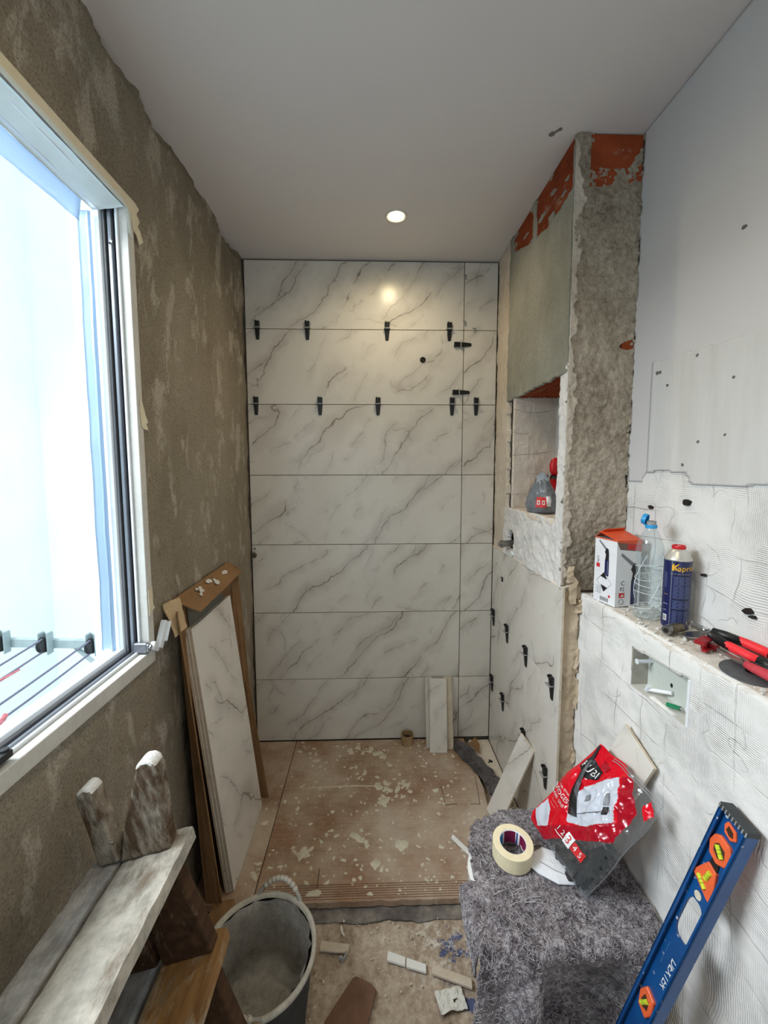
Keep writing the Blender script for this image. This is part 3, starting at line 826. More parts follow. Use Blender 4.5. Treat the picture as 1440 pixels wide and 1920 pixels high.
# ------------------------------------------------------------------ window (sash taken out) and what is outside
m = MB(); m.bb(-2.45, -2.35, -2.5, 3.3, -2.0, 4.6); m.bb(-2.35, -.87, 3.0, 3.1, -2, 4.6)
struct(m.build('wall_outside', WALLEXT))
win = thing('window_1', 'white window frame with its sash taken out', 'window'); win['kind'] = 'structure'
del win['category']
Y0, Y1, Z0, Z1 = -.14, 1.253, 1.053, 2.406
def frame_ring(name, x0, x1, i0, i1, mat, bv=.0015, sides='BTFN', parent=win):
    """one mitred rail of the profile around the opening, from inset i0 to inset i1"""
    m = MB()
    def q(i): return [(Y0+i, Z0+i*1.38), (Y1-i, Z0+i*1.38), (Y1-i, Z1-i), (Y0+i, Z1-i)]
    a, b = q(i0), q(i1)
    for k in range(4):
        k2 = (k+1) % 4
        m.prism([a[k], a[k2], b[k2], b[k]], x0, x1, 'x')
    return m.build(name, mat, parent, bevel=bv)
frame_ring('frame', -.705, -.680, 0, .029, PVCDUST)
frame_ring('frame_lip', -.7125, -.7051, .004, .035, PVC)
frame_ring('inner_rail', -.7165, -.7126, .004, .027, PVC)
frame_ring('gasket', -.7265, -.7166, .004, .017, GASK, 0)
frame_ring('track', -.7365, -.7266, .004, .030, ALU)
frame_ring('gasket', -.7430, -.7366, .004, .020, GASK, 0)
frame_ring('track', -.7500, -.7431, .004, .033, ALU)
frame_ring('outer_rail', -.766, -.7501, .004, .042, PVC)
# corner hinge left on the frame
h = MB(); h.bb(-.716, -.679, 1.203, 1.219, 1.098, 1.128); h.box((-.676, 1.210, 1.113), (.008, .014, .024))
h.build('hinge_block', ALU, win, bevel=.002)
h = MB(); h.M = Matrix.Translation((-.672, 1.232, 1.105)) @ Matrix.Rotation(radians(-32), 4, 'X')
h.bb(-.008, .008, -.014, .022, -.010, .016); h.bb(-.004, .014, .010, .032, .0, .085); h.bb(-.004, .022, .028, .033, .022, .085)
h.build('hinge_arm', PVC, win, bevel=.003, bseg=2)
h = MB(); h.tube([(-.676, 1.210, 1.116), (-.668, 1.210, 1.116)], .006, 10); h.build('screw', CHROME, win)
h = MB(); h.box((-.70, .735, 1.108), (.02, .05, .014)); h.tube([(-.70, .752, 1.113), (-.70, .752, 1.120)], .008, 10)
h.build('latch_plate', GASK, win, bevel=.001)
h = MB(); h.tube([(-.732, 1.224, 2.28), (-.722, 1.212, 2.28)], .003, 8); h.build('pin', CHROME, win)
# masking tape and film
def strip_yz(name, pts, x, th, mat, lab, grp=None, wob=.002):
    """a tape outline (y, z) lying on the plane x, a little wrinkled"""
    m = MB(); m.prism(pts, x, x+th, 'x')
    for i, v in enumerate(m.v): v.x += wob*noise.noise(Vector((v.y*30, v.z*30, 2)))
    return tag(m.build(name, mat), lab, 'masking tape', grp)
m = MB()
strip_yz('masking_tape', [(-.14, 2.412), (-.14, 2.388), (1.2, 2.388), (1.238, 2.372), (1.248, 2.33), (1.266, 2.325), (1.28, 2.305), (1.298, 2.322), (1.284, 2.345), (1.272, 2.352), (1.285, 2.372), (1.268, 2.385), (1.283, 2.405), (1.262, 2.412)],
         -.6795, .0015, TAPE, 'long cream masking tape torn ragged at the upper right window corner')
strip_yz('masking_film', [(-.14, 2.3875), (-.14, 2.376), (1.222, 2.376), (1.226, 2.310), (1.238, 2.30), (1.237, 2.371), (1.2, 2.3875)],
         -.6790, .0012, TAPEW, 'pale shiny masking strip along the window head')
strip_yz('masking_tape', [(1.238, 1.86), (1.247, 1.845), (1.262, 1.81), (1.272, 1.79), (1.262, 1.785), (1.272, 1.768), (1.250, 1.768), (1.240, 1.775), (1.236, 1.82)],
         -.6785, .0015, TAPE, 'short torn cream tape peeling off the middle of the right window jamb')
strip_yz('masking_tape', [(1.226, 1.285), (1.252, 1.29), (1.253, 1.23), (1.262, 1.222), (1.250, 1.215), (1.226, 1.205)],
         -.6788, .0012, TAPE, 'cream tape piece low on the right window jamb above the hinge')
def film(name, P, Uv, Vv, nu, nv, amp, lab):
    o = layer(name, P, Uv, Vv, nu, nv, lambda p: amp*fr(p, 7), FILM, thick=.0012)
    return tag(o, lab, 'protective film')
o = layer('masking_film', (-.684, -.14, 2.374), (0, 1.356, 0), (-.083, 0, -.012), 90, 10, lambda p: .003*fr(p, 9), TAPEW, thick=.0012)
tag(o, 'wide pale masking sheet taped under the head of the window frame', 'masking film')
film('protective_film', (-.772, -.14, 2.366), (0, 1.315, 0), (-.008, 0, -.055), 60, 5, .006, 'blue translucent film hanging below the window head')
film('protective_film', (-.7675, 1.204, 1.108), (-.009, -.004, 0), (.0, 0, 1.245), 4, 60, .003, 'narrow clear blue film hanging down the right window jamb')
film('protective_film', (-.774, 1.196, 1.115), (-.027, -.002, 0), (.004, 0, 1.235), 4, 60, .003, 'wider pale blue film strip hanging outside the right jamb')

# clothes airer outside
air = thing('clothes_airer', 'painted metal clothes airer with pulleys outside the window', 'clothes airer', (-.87, 1.5, 1.0))
def A(m, name, mat, par=air, **k):
    for i, v in enumerate(m.v): m.v[i] = v-Vector((-.87, 1.5, 1.0))
    return m.build(name, mat, par, **k)
m = MB(); m.box((-1.31, 1.5, 1.013), (.88, .02, .030), (0, .035, 0)); A(m, 'rail', GALV)
m = MB(); m.tube([(-1.12, 1.505, 1.0), (-.865, 1.505, .76)], .010, 4); A(m, 'brace', GALV)
for i, (px, pz) in enumerate(((-1.025, 1.009), (-1.194, 1.016), (-1.347, 1.022), (-1.52, 1.027))):
    m = MB(); m.bb(px+.012, px+.018, 1.462, 1.492, pz-.038, pz+.045); m.bb(px-.018, px-.012, 1.462, 1.492, pz-.038, pz+.045); m.bb(px-.018, px+.018, 1.488, 1.494, pz-.028, pz+.040)
    pl = A(m, 'pulley', GALV, bevel=.003)
    m = MB(); m.M = Matrix.Translation((px, 1.468, pz)) @ Matrix.Rotation(pi/2, 4, 'Y')
    m.lathe([(.027, -.008), (.020, -.002), (.020, .002), (.027, .008)], 18); w = A(m, 'pulley_wheel', RUBBER, pl)
    for s, sg in ((.022, .05), (-.024, .06)):
        m = MB(); pts = []
        for k in range(13):
            t = k/12; pts.append((px+.05*(1-0)*0, 1.462-1.6*t, pz+s*(1-.6*t)-sg*2.6*t*(1-t)))
        m.tube(pts, .0034, 6); A(m, 'rope', ROPEG)
for kx, (px, y, z, tails) in enumerate(((-1.025, 1.10, .955, ((-.035, -.05, -.10), (.02, -.06, -.11))), (-1.194, 1.24, .975, ((-.05, -.05, -.035), (-.06, -.02, -.055), (.05, .05, .03))))):
    m = MB(); rr = random.Random(30+kx)
    m.tube([(px, y+.015, z+.012), (px+.004, y, z+.006), (px, y-.018, z)], .007, 7)
    for tx, ty, tz in tails:
        for s in range(5):
            q = rr.uniform(-.008, .008); e = rr.uniform(-.012, .012)
            m.tube([(px, y, z), (px+tx*.5+q*.3, y+ty*.5, z+tz*.5+q*.4), (px+tx+e, y+ty+q, z+tz+e*.5)], .0032, 5)
    A(m, 'rope_knot', ROPER)

# ------------------------------------------------------------------ recessed lamps
def downlight(x, y, lab):
    t = thing('recessed_light', lab, 'ceiling light', (x, y, ZC))
    m = MB(); m.lathe([(.052, 0), (.051, -.003), (.046, -.005), (.039, -.004), (.036, -.0005)], 40, cap=False)
    m.build('trim_ring', plain('lamp_ring', (214, 210, 204), .35, var=0), t, smooth=True)
    m = MB(); m.lathe([(.0365, -.0008), (.030, -.0022), (.012, -.003), (.0005, -.0032)], 32, cap=False)
    m.build('lamp_lens', LAMP, t, smooth=True)
    l = bpy.data.lights.new('lamp_glow', 'SPOT'); l.energy = 13 if y > 1.5 else 20; l.color = (1.0, .84, .58); l.spot_size = radians(164); l.spot_blend = .8
    l.shadow_soft_size = .03
    o = bpy.data.objects.new('lamp_glow', l); COL.objects.link(o); o.parent = t; o.location = (0, 0, -.012)
    return t
downlight(.114, 1.938, 'small round warm recessed lamp in the ceiling before the tiled wall')
downlight(.07, .52, 'second round recessed lamp in the ceiling above the viewer')
# ------------------------------------------------------------------ boards and splashes on the floor
def board(name, x0, x1, y0, y1, z0, z1, mat, lab, cat, ragged=True, right=None):
    t = thing(name, lab, cat, ((x0+x1)/2, (y0+y1)/2, z0))
    nx, ny = 60, 60; rr = random.Random(2)
    poly = []
    n = 70
    for k in range(n+1):
        x = x0+(x1-x0)*k/n
        poly.append((x, y0+(.006*noise.noise(Vector((x*22, 1, 0)))+.004*noise.noise(Vector((x*80, 4, 0))) if ragged else 0)))
    for (x, y) in (right or [(x1, y1)]): poly.append((x, y))
    poly.append((x0, y1))
    m = MB(); m.prism([(a-t.location.x, b-t.location.y) for a, b in poly], 0, z1-z0, 'z')
    m.build('sheet', mat, t)
    return t
ZP = .035
bt = board('floor_board', -.452, .50, 1.398, 2.318, .012, ZP, PLY, 'splattered reddish brown board covering the shower floor', 'board', True,
           [(.535, 1.66), (.560, 1.93), (.555, 2.02), (.595, 2.10), (.545, 2.19), (.545, 2.315)])
def splats(par, x0, x1, y0, y1, n, seed, clusters=(), ztop=ZP, parent_loc=None):
    m = MB(); rr = random.Random(seed)
    def blob(x, y, r):
        k = rr.randint(8, 13); el = rr.uniform(.7, 1.5); ro = rr.uniform(0, 3.1); ph = rr.uniform(0, 50)
        out = []
        for q in range(k):
            a = 2*pi*q/k; rad = r*(1+.6*noise.noise(Vector((cos(a)*1.3+ph, sin(a)*1.3, ph))))
            px, py = rad*cos(a)*el, rad*sin(a)/el
            out.append((x+px*cos(ro)-py*sin(ro), y+px*sin(ro)+py*cos(ro)))
        out = [(min(max(a, x0), x1), min(max(b, y0), y1)) for a, b in out]
        h = min(.0035, .0008+r*.05); c = (x, y, ztop+h)
        b = len(m.v); L = parent_loc
        vs = [Vector((p[0], p[1], ztop-.001)) for p in out]+[Vector((x+(p[0]-x)*.85, y+(p[1]-y)*.85, ztop+h*.8)) for p in out]+[Vector(c)]
        vs = [v-L for v in vs]
        fs = [(q, (q+1) % k, k+(q+1) % k, k+q) for q in range(k)]+[(k+q, k+(q+1) % k, 2*k) for q in range(k)]
        m.add(vs, fs)
    for i in range(n):
        blob(rr.uniform(x0, x1), rr.uniform(y0, y1), .0018+.010*rr.random()**4)
    for (cx, cy, sp, num, rmax) in clusters:
        for i in range(num):
            blob(cx+rr.gauss(0, sp), cy+rr.gauss(0, sp*.7), rmax*(.2+.8*rr.random()**2))
    m.build('plaster_splash', SPLAT, par, kind='stuff', smooth=True)
splats(bt, -.44, .53, 1.42, 2.30, 560, 4,
       [(-.10, 2.24, .035, 9, .030), (-.02, 2.22, .03, 8, .028), (-.36, 2.22, .05, 10, .022), (.10, 1.93, .05, 14, .030), (.06, 1.88, .03, 6, .030), (.16, 1.96, .02, 5, .024),
        (.10, 2.12, .02, 3, .022), (-.29, 1.60, .03, 7, .028), (-.02, 1.66, .03, 6, .026), (.01, 1.55, .012, 4, .024), (-.10, 1.47, .06, 5, .022), (.02, 1.44, .05, 4, .016),
        (.12, 1.60, .05, 6, .022), (.22, 1.45, .06, 6, .016), (.30, 1.60, .05, 6, .02), (.38, 1.93, .04, 6, .018), (-.05, 2.08, .05, 6, .014), (-.3, 2.0, .06, 6, .014), (.3, 2.25, .05, 8, .012)],
       ZP, bt.location)
m = MB()
for a, b in (((.346, 1.943), (.347, 1.826)), ((.347, 1.826), (.405, 1.832)), ((.47, 1.83), (.516, 1.828)), ((.516, 1.827), (.536, 2.0)), ((-.22, 1.45), (-.22, 1.53))):
    A_ = Vector((*a, ZP+.0004))-bt.location; B_ = Vector((*b, ZP+.0004))-bt.location
    m.tube([A_, (A_+B_)/2+Vector((.001, .001, 0)), B_], .0012, 5)
m.build('score_line', HOLEM, bt)
m = MB(); m.tube([Vector((-.33, 1.955, ZP))-bt.location, Vector((-.1, 1.962, ZP))-bt.location, Vector((.05, 1.955, ZP))-bt.location], [.002, .0035, .002], 6)
m.build('plaster_streak', SPLAT, bt)
m = MB()
for k in range(7):
    y = 1.408+.009*k
    m.tube([(-.44-bt.location.x, y-bt.location.y, ZP-.012+.0004), (.0-bt.location.x, y+.001-bt.location.y, ZP-.012+.0004), (.49-bt.location.x, y-bt.location.y, ZP-.012+.0004)], .0012, 5)
m.build('grain_ridge', plain('board_ridge', (132, 96, 74), .85, var=.2, nscale=40), bt)
pk = board('floor_plank', -.685, -.456, 1.40, 2.318, .010, ZP, PLANK, 'narrow splattered plank along the left wall under the leaning tiles', 'plank')
splats(pk, -.515, -.46, 1.43, 2.1, 30, 8, [(-.488, 1.55, .02, 6, .02), (-.485, 1.75, .02, 6, .016)], ZP, pk.location)

# torn grey membrane below the edge of the boards
def membrane():
    n = 120; vs = []; fs = []
    for i in range(n+1):
        x = -.56+1.0*i/n
        ye = 1.352+.010*noise.noise(Vector((x*9, 0, 0)))+.006*noise.noise(Vector((x*33, 2, 0)))
        for j in range(9):
            t = j/8; y = ye+(1.46-ye)*t
            z = .0065+.004*noise.noise(Vector((x*14, y*20, 3)))+.002*noise.noise(Vector((x*40, y*40, 7)))
            vs.append((x, y, max(z, .004)))
    for i in range(n):
        for j in range(8): fs.append((i*9+j, i*9+9+j, i*9+10+j, i*9+j+1))
    o = mk('membrane', vs, fs, MEMB, smooth=True); md = o.modifiers.new('s', 'SOLIDIFY'); md.thickness = .003; md.offset = -1
    tag(o, 'torn grey membrane strip showing along the front edge of the board', 'membrane')
membrane()
# cream screed strip and torn dark felt by the right wall of the shower
m = MB(); m.prism([(.575, 2.318), (.60, 2.1), (.60, 1.5), (.697, 1.455), (.697, 2.318)], .004, .024, 'z')
tag(m.build('screed_strip', CREAM, bevel=.004), 'cream screed edge between the brown board and the right marble tiles', 'screed')
def felt_strip():
    ctr = [(.475, 2.275), (.515, 2.20), (.565, 2.09), (.605, 1.99), (.625, 1.93), (.632, 1.87), (.630, 1.82)]
    wid = [.055, .095, .085, .085, .09, .10, .08]
    vs = []; fs = []; n = 48; c = 9; rr = random.Random(6)
    for i in range(n+1):
        t = i/n*(len(ctr)-1); k = min(int(t), len(ctr)-2); u = t-k
        x = ctr[k][0]*(1-u)+ctr[k+1][0]*u; y = ctr[k][1]*(1-u)+ctr[k+1][1]*u; w = wid[k]*(1-u)+wid[k+1]*u
        d = Vector((ctr[k+1][0]-ctr[k][0], ctr[k+1][1]-ctr[k][1], 0)).normalized(); nn = Vector((-d.y, d.x, 0))
        for j in range(c):
            s = (j/(c-1)-.5)*(1+.25*noise.noise(Vector((i*.3, j > 4, 2))))
            p = Vector((x, y, 0))+nn*w*s
            z = .046+.006*noise.noise(Vector((p.x*30, p.y*30, 0)))+.004*noise.noise(Vector((p.x*80, p.y*80, 3)))-.004*abs(2*s)
            vs.append((min(p.x, .690), p.y, z))
    for i in range(n):
        for j in range(c-1): fs.append((i*c+j, i*c+j+1, i*c+c+j+1, i*c+c+j))
    o = mk('felt_strip', vs, fs, FELTD, smooth=True); md = o.modifiers.new('s', 'SOLIDIFY'); md.thickness = .008
    tag(o, 'dark torn felt strip lying from the back wall along the right edge of the board', 'felt')
felt_strip()
m = MB(); m.prism([(.565, 2.25), (.60, 2.16), (.622, 2.235), (.612, 2.30)], .045, .049, 'z')
for v in m.v: v.z += .06*max(0, (v.y-2.22))
tag(m.build('card_scrap', CARD), 'torn brown cardboard scrap at the back end of the dark felt strip', 'cardboard')

# ------------------------------------------------------------------ stack of tiles leaning in an open carton, left
def lean_tiles():
    th = .0105; H = 1.045; w = .402; a = atan2(.118, 1.035)
    labs = ['front marble tile of the stack leaning on the left wall', 'middle tile of the leaning stack, edge only showing', 'rear tile of the leaning stack against the carton']
    for i in range(3):
        t = tile(0, w, 0, H, None, (0, 0, 0), (0, 0, 0), 'marble_floor_tile'); t.data.materials[1] = MARBLE_UP
        R = Matrix.Rotation(-a, 4, 'Y') @ Matrix.Rotation(pi/2, 4, 'Z')
        base = Vector((-.545-.0112*i, 1.447-.003*i, ZP+.002))
        t.matrix_world = Matrix.Translation(base) @ R
        tag(t, labs[i], 'tile')
lean_tiles()
def carton():
    c = thing('carton', 'open brown cardboard tile carton standing against the left wall', 'carton', (-.62, 1.65, ZP))
    L = c.location
    def quad(name, p, th, nrm, mat=CARD, wob=.004, sd=0, n=10, torn=()):
        """a wrinkled panel between four corners"""
        vs = []; fs = []
        P = [Vector(q) for q in p]
        for j in range(n+1):
            for i in range(n+1):
                u, v = i/n, j/n
                q = (P[0]*(1-u)+P[1]*u)*(1-v)+(P[3]*(1-u)+P[2]*u)*v
                if j == n and torn: q = q-Vector((0, 0, .012*abs(noise.noise(Vector((u*8, sd, 3))))))
                vs.append(q+Vector(nrm)*wob*noise.noise(Vector((u*3, v*3, sd)))-L)
        for j in range(n):
            for i in range(n): fs.append((j*(n+1)+i, j*(n+1)+i+1, (j+1)*(n+1)+i+1, (j+1)*(n+1)+i))
        o = mk(name, vs, fs, mat, c); md = o.modifiers.new('s', 'SOLIDIFY'); md.thickness = th; md.offset = 0
        return o
    quad('back_panel', [(-.625, 1.41, ZP), (-.625, 1.905, ZP), (-.682, 1.905, 1.20), (-.682, 1.41, 1.20)], .004, (1, 0, 0), CARD, .002, 1)
    quad('side_flap', [(-.625, 1.41, ZP+.002), (-.565, 1.405, ZP+.002), (-.640, 1.325, 1.165), (-.680, 1.40, 1.19)], .004, (.6, -.8, 0), CARD, .008, 2)
    quad('side_panel', [(-.622, 1.905, ZP+.002), (-.515, 1.898, ZP+.002), (-.600, 1.915, .62), (-.655, 1.91, .64)], .004, (0, 1, 0), CARD, .004, 3)
    quad('side_panel', [(-.655, 1.91, .64), (-.600, 1.915, .62), (-.640, 1.925, 1.19), (-.680, 1.918, 1.205)], .004, (0, 1, 0), CARD, .004, 8)
    quad('grey_backing', [(-.618, 1.50, ZP+.3), (-.618, 1.78, ZP+.3), (-.672, 1.80, 1.14), (-.672, 1.46, 1.15)], .003, (1, 0, 0), FOAM, .001, 4)
    f = quad('top_flap', [(-.682, 1.37, 1.205), (-.682, 1.915, 1.215), (-.622, 1.93, 1.165), (-.622, 1.455, 1.135)], .004, (.5, 0, .8), CARD, .008, 5)
    quad('torn_flap', [(-.676, 1.305, 1.215), (-.660, 1.38, 1.215), (-.640, 1.385, 1.11), (-.648, 1.315, 1.10)], .003, (.9, -.3, 0), plain('pale_card_inside', (196, 170, 134), .85), .008, 6)
    quad('bottom_flap', [(-.60, 1.41, ZP+.003), (-.52, 1.415, ZP+.006), (-.50, 1.30, ZP-.02), (-.60, 1.25, ZP-.02)], .004, (0, 0, 1), CARD, .006, 7)
    m = MB(); rr = random.Random(12)
    for k, yy in enumerate((1.53, 1.66, 1.79)):
        for q in range(5):
            u = .45+rr.uniform(-.22, .22); y = yy+rr.uniform(-.03, .03)
            x = -.682+.06*u+.004; z = 1.209-.062*u+.006
            r = rr.uniform(.005, .012)
            m.M = Matrix.Translation(Vector((x, y, z))-L) @ Matrix.Rotation(radians(45), 4, 'Y')
            m.prism([(r*1.1*cos(a*pi/4)*rr.uniform(.5, 1.2), 1.6*r*sin(a*pi/4)*rr.uniform(.6, 1.2)) for a in range(8)], 0, .0014, 'z')
        m.build('torn_glue_spot', WHITEP, f); m = MB()
    f2 = c.children[-1]
carton()
# three cut strips leaning at the back
def strip(name, xb, yb, xt, yt, w, H, mat2, lab, grp=None, z=ZP):
    m = MB(); m.bb(-w/2, w/2, -.0095, 0, 0, H)
    o = mk(name, m.v, m.f, [CERAMIC, mat2], None, bevel=.0008)
    for p in o.data.polygons: p.material_index = 1 if p.normal.y < -.3 else 0
    zz = sqrt(max(0, H*H-(yt-yb)**2-(xt-xb)**2))
    up = Vector((xt-xb, yt-yb, zz)).normalized(); n = Vector((0, -1, 0)); r = up.cross(-n).normalized()*-1
    r = Vector((1, 0, 0)); r = (r-up*r.dot(up)).normalized(); f = up.cross(r)
    M_ = Matrix((r, f, up)).transposed().to_4x4(); M_.translation = Vector((xb, yb, z)); o.matrix_world = M_
    return tag(o, lab, 'tile offcut', grp)
strip('tile_strip', .333, 2.238, .330, 2.318, .046, .398, MARBLE, 'left narrow tile strip of three leaning on the back wall')
strip('tile_strip', .440, 2.225, .440, 2.316, .052, .400, CERAMIC, 'right tile strip of three, its pinkish back showing')
strip('tile_strip', .374, 2.197, .383, 2.300, .100, .402, MARBLE, 'widest front marble strip of three leaning on the back wall')
# tan tube end standing by the back wall
t = thing('cardboard_tube', 'short tan tube end standing on the board at the back wall', 'tube', (.202, 2.278, ZP))
m = MB(); m.lathe([(.036, 0), (.036, .062), (.0325, .062), (.0325, .02), (.0315, .012)], 30, cap=False); m.build('tube_wall', TUBEM, t, smooth=False)
m = MB(); m.lathe([(.0323, .03), (.0001, .03)], 24, cap=False); m.build('dark_disc', DARKIN, t)  # near-black disc across the tube bore, partway up
m = MB(); m.box((.0, -.01, .036), (.016, .014, .010), (.3, .3, .5)); m.build('plaster_lump', SPLAT, t)
# cut marble strip leaning on the right marble tiles
def offcut(lab, base, top, wdir, w, H, th=.0105, cut=0.0):
    up = (Vector(top)-Vector(base)).normalized(); wd = Vector(wdir); wd = (wd-up*wd.dot(up)).normalized(); n = wd.cross(up)
    if cut: poly = [(-w/2, 0), (w/2, 0), (w/2, H), (-w/2, H-cut)]
    else: poly = [(-w/2, 0), (w/2, 0), (w/2, H), (-w/2, H)]
    m = MB(); m.prism(poly, 0, th, 'y')
    o = mk('marble_offcut', m.v, m.f, [CERAMIC, MARBLE], None, bevel=.0008)
    for p in o.data.polygons: p.material_index = 1 if p.normal.y < -.3 else 0
    # local -y is the face
    M_ = Matrix((wd, wd.cross(up)*-1, up)).transposed().to_4x4()
    M_ = Matrix((wd, up.cross(wd), up)).transposed().to_4x4(); M_.translation = Vector(base); o.matrix_world = M_
    return tag(o, lab, 'tile offcut')
offcut('narrow marble strip leaning on the right marble tiles behind the felt', (.545, 1.735, ZP+.005), (.682, 1.70, .43), (.25, -1, 0), .105, .425)
offcut('white marble offcut with a corner up leaning on the right wall behind the red bag', (.705, 1.165, .60), (.748, 1.085, .835), (0, -.72, -.3), .135, .285)

# ------------------------------------------------------------------ levelling wedges in the tile joints
def make_wedge():
    t = thing('levelling_wedge', '', 'tile wedge')
    m = MB(); L = .098
    prof = [(-.050, .0035, .0062), (-.046, .0055, .0070), (-.015, .0085, .0095), (.020, .0125, .0108), (.042, .0150, .0112), (.045, .0150, .0112)]
    rings = []
    for z, d, hw in prof: hw *= 1.2; rings.append([(-hw, -.001, z), (hw, -.001, z), (hw, -d*.75, z), (hw*.6, -d, z), (-hw*.6, -d, z), (-hw, -d*.75, z)])
    m.loft(rings); m.bb(-.0112, -.004, -.018, -.003, .040, .049); m.bb(.003, .0112, -.016, -.003, .040, .047)
    m.build('wedge_body', BLACKP, t)
    m = MB(); m.bb(-.0185, -.0118, -.020, .0, .010, .0125); m.bb(.0118, .0165, -.020, .0, .010, .0125); m.bb(-.0185, .0165, -.0225, -.0145, .0085, .0135)
    m.build('clip', CLIPG, t)
    return t
WPROTO = make_wedge(); first = [True]
def wedge(loc, rot, lab, group=None):
    t = WPROTO if first[0] else copy_tree(WPROTO); first[0] = False
    t.location = loc; t.rotation_euler = rot; t['label'] = lab
    if group: t['group'] = group
    return t
YT = YB-.0112
ordn = ['leftmost', 'second from left', 'third from left', 'fourth from left', 'fifth, rightmost']
for i, x in enumerate((-.622, -.350, .087, .432)):
    wedge((x, YT, 2.410), (0, 0, 0), ['leftmost', 'second from left', 'third from left', 'rightmost'][i]+' upright black wedge on the upper tile joint of the back wall', 'upper row of wedges')
for i, x in enumerate((-.640, -.287, .036, .452, .588)):
    wedge((x, YT, 2.003), (0, 0, 0), ordn[i]+' upright black wedge on the second tile joint of the back wall', 'second row of wedges')
wedge((.506, YT, 2.340), (0, radians(-90), 0), 'upper sideways black wedge across the vertical joint of the back wall', 'sideways wedges')
wedge((.500, YT, 2.080), (0, radians(-90), 0), 'lower sideways black wedge across the vertical joint of the back wall', 'sideways wedges')
nm = ['farthest', 'second farthest', 'second nearest', 'nearest']
for i, y in enumerate((2.268, 2.032, 1.773, 1.504)):
    wedge((XS+.0002, y, .800), rotS, nm[i]+' black wedge on the upper joint of the right marble tiles', 'wedges on the right wall')
for i, y in enumerate((2.271, 2.073, 1.770, 1.534)):
    wedge((XS+.0002, y, .404), rotS, nm[i]+' black wedge on the lower joint of the right marble tiles', 'wedges on the right wall')
for (loc, rot, lab) in (((.520, YT, 2.455), (0, 0, 0), 'small grey clip stub in the vertical joint above the upper tile row'), ((.575, YT, 2.418), (0, 0, 0), 'small grey clip stub on the upper joint of the narrow tiles'),
                        ((.520, YT, 2.70), (0, 0, 0), 'small grey clip stub in the vertical joint under the ceiling'), ((XS, 2.13, 1.06), rotS, 'small dark clip stub high on the right marble tile')):
    m = MB(); m.bb(-.004, .004, -.006, 0, -.012, .012); m.bb(-.014, .004, -.008, -.004, .008, .012); o = m.build('clip_stub', CLIPG if rot[2] == 0 else GASK, loc=loc, rot=rot); tag(o, lab, 'clip')
m = MB(); m.bb(-.004, .004, -.008, 0, -.012, .012); m.bb(-.018, .004, -.010, -.004, -.002, .004)
tag(m.build('clip_stub', GASK, loc=(.655, 2.13, .030), rot=(1.3, 0, .5)), 'broken dark clip lying on the cream screed by the right tiles', 'clip')
# ------------------------------------------------------------------ folded wooden step ladder leaning on the left wall
def ladder():
    a = radians(15)
    t = thing('step_ladder', 'plaster caked folded wooden step ladder leaning under the window', 'ladder', (-.351, .88, 0.018), (0, -a, 0))
    def worn(m, name, mat, amp=.002, par=t, bev=.003, cuts=0):
        o = m.build(name, mat, par, bevel=bev, bseg=2)
        return o
    h1, sp = .797, .269
    def grid_board(name, x0, x1, y0, y1, z, th, mat, seed):
        nx, ny = 10, 46; vs = []; fs = []
        ring = []
        for j in range(ny+1):
            y = y0+(y1-y0)*j/ny
            wob = .0025*noise.noise(Vector((seed, y*9, 1)))
            wr_ = .003*noise.noise(Vector((seed+4, y*14, 1)))
            r = []
            for i in range(nx+1):
                x = x0+(x1-x0)*i/nx+(wob if i == 0 else wr_ if i == nx else 0)
                e = .003*(i in (0, nx))
                r.append((x, y, z+.0022*noise.noise(Vector((x*40, y*22, seed)))+.0015*noise.noise(Vector((x*110, y*70, seed)))-e))
            r += [(x1+wr_+.001, y, z-.008), (x1+wr_, y, z-th), (x0+wob, y, z-th), (x0+wob-.001, y, z-.008)]
            ring.append(r)
        m = MB(); m.loft(ring); return mk(name, m.v, m.f, mat, t, smooth=False)
    # treads: (right half, left half) at each step
    for k, (mr, ml) in enumerate(((L_TOP, L_GREY), (L_MID, L_GREY), (L_MID, L_GREY))):
        z = h1-sp*k
        grid_board('tread', .0065, .142, .012, -.56, z, .030, mr, 1+k)
        grid_board('tread', -.074, -.0065, .004, -.56, z+.001, .030, ml, 11+k)
    def rail(name, poly, y0, y1, mat):
        m = MB(); m.prism(poly, y0, y1, 'y'); return m.build(name, mat, t, bevel=.006, bseg=2)
    for (y0, y1) in ((-.040, -.004), (-.556, -.52)):
        for k in range(3):
            zt = h1-.030-sp*k if k else h1-.030
            zt = h1-.0302-sp*k; zb = h1-sp*(k+1)+.0005 if k < 2 else .004
            rail('rail', [(.012, zb), (.130, zb), (.112, zt), (.006, zt)], y0, y1, L_DARK)
            rail('rail', [(-.070, max(zb, .022)), (.0008, max(zb, .022)), (-.004, zt-.004), (-.066, zt-.004)], y0, y1, L_DARK)
        z = h1+.0005
        rail('post', [(.0035, z), (.116, z), (.118, z+.03), (.145, z+.180), (.142, z+.198), (.132, z+.210), (.114, z+.211), (.102, z+.203), (.094, z+.185), (.042, z+.09)][::-1], y0-.002, y1+.002, L_POST)
        rail('post', [(-.046, z+.0022), (.0030, z+.0022), (.0025, z+.04), (-.004, z+.17), (-.008, z+.182), (-.020, z+.188), (-.037, z+.180), (-.044, z+.165), (-.043, z+.08)][::-1], y0-.002, y1+.002, L_POST)
    # plaster slopped over the tips
    for o in t.children:
        if o.name.startswith('post'):
            o.data.materials.append(WHITEP); top = max(v.co.z for v in o.data.vertices)
            for p in o.data.polygons:
                if p.center.z > top-.016+.008*noise.noise(p.center*60) and p.normal.z > .25: p.material_index = 1
    m = MB(); m.tube([(.006, -.045, h1+.052), (.010, -.05, h1+.058), (.004, -.052, h1+.064)], .003, 6); m.build('bent_nail', STEEL, t)
ladder()

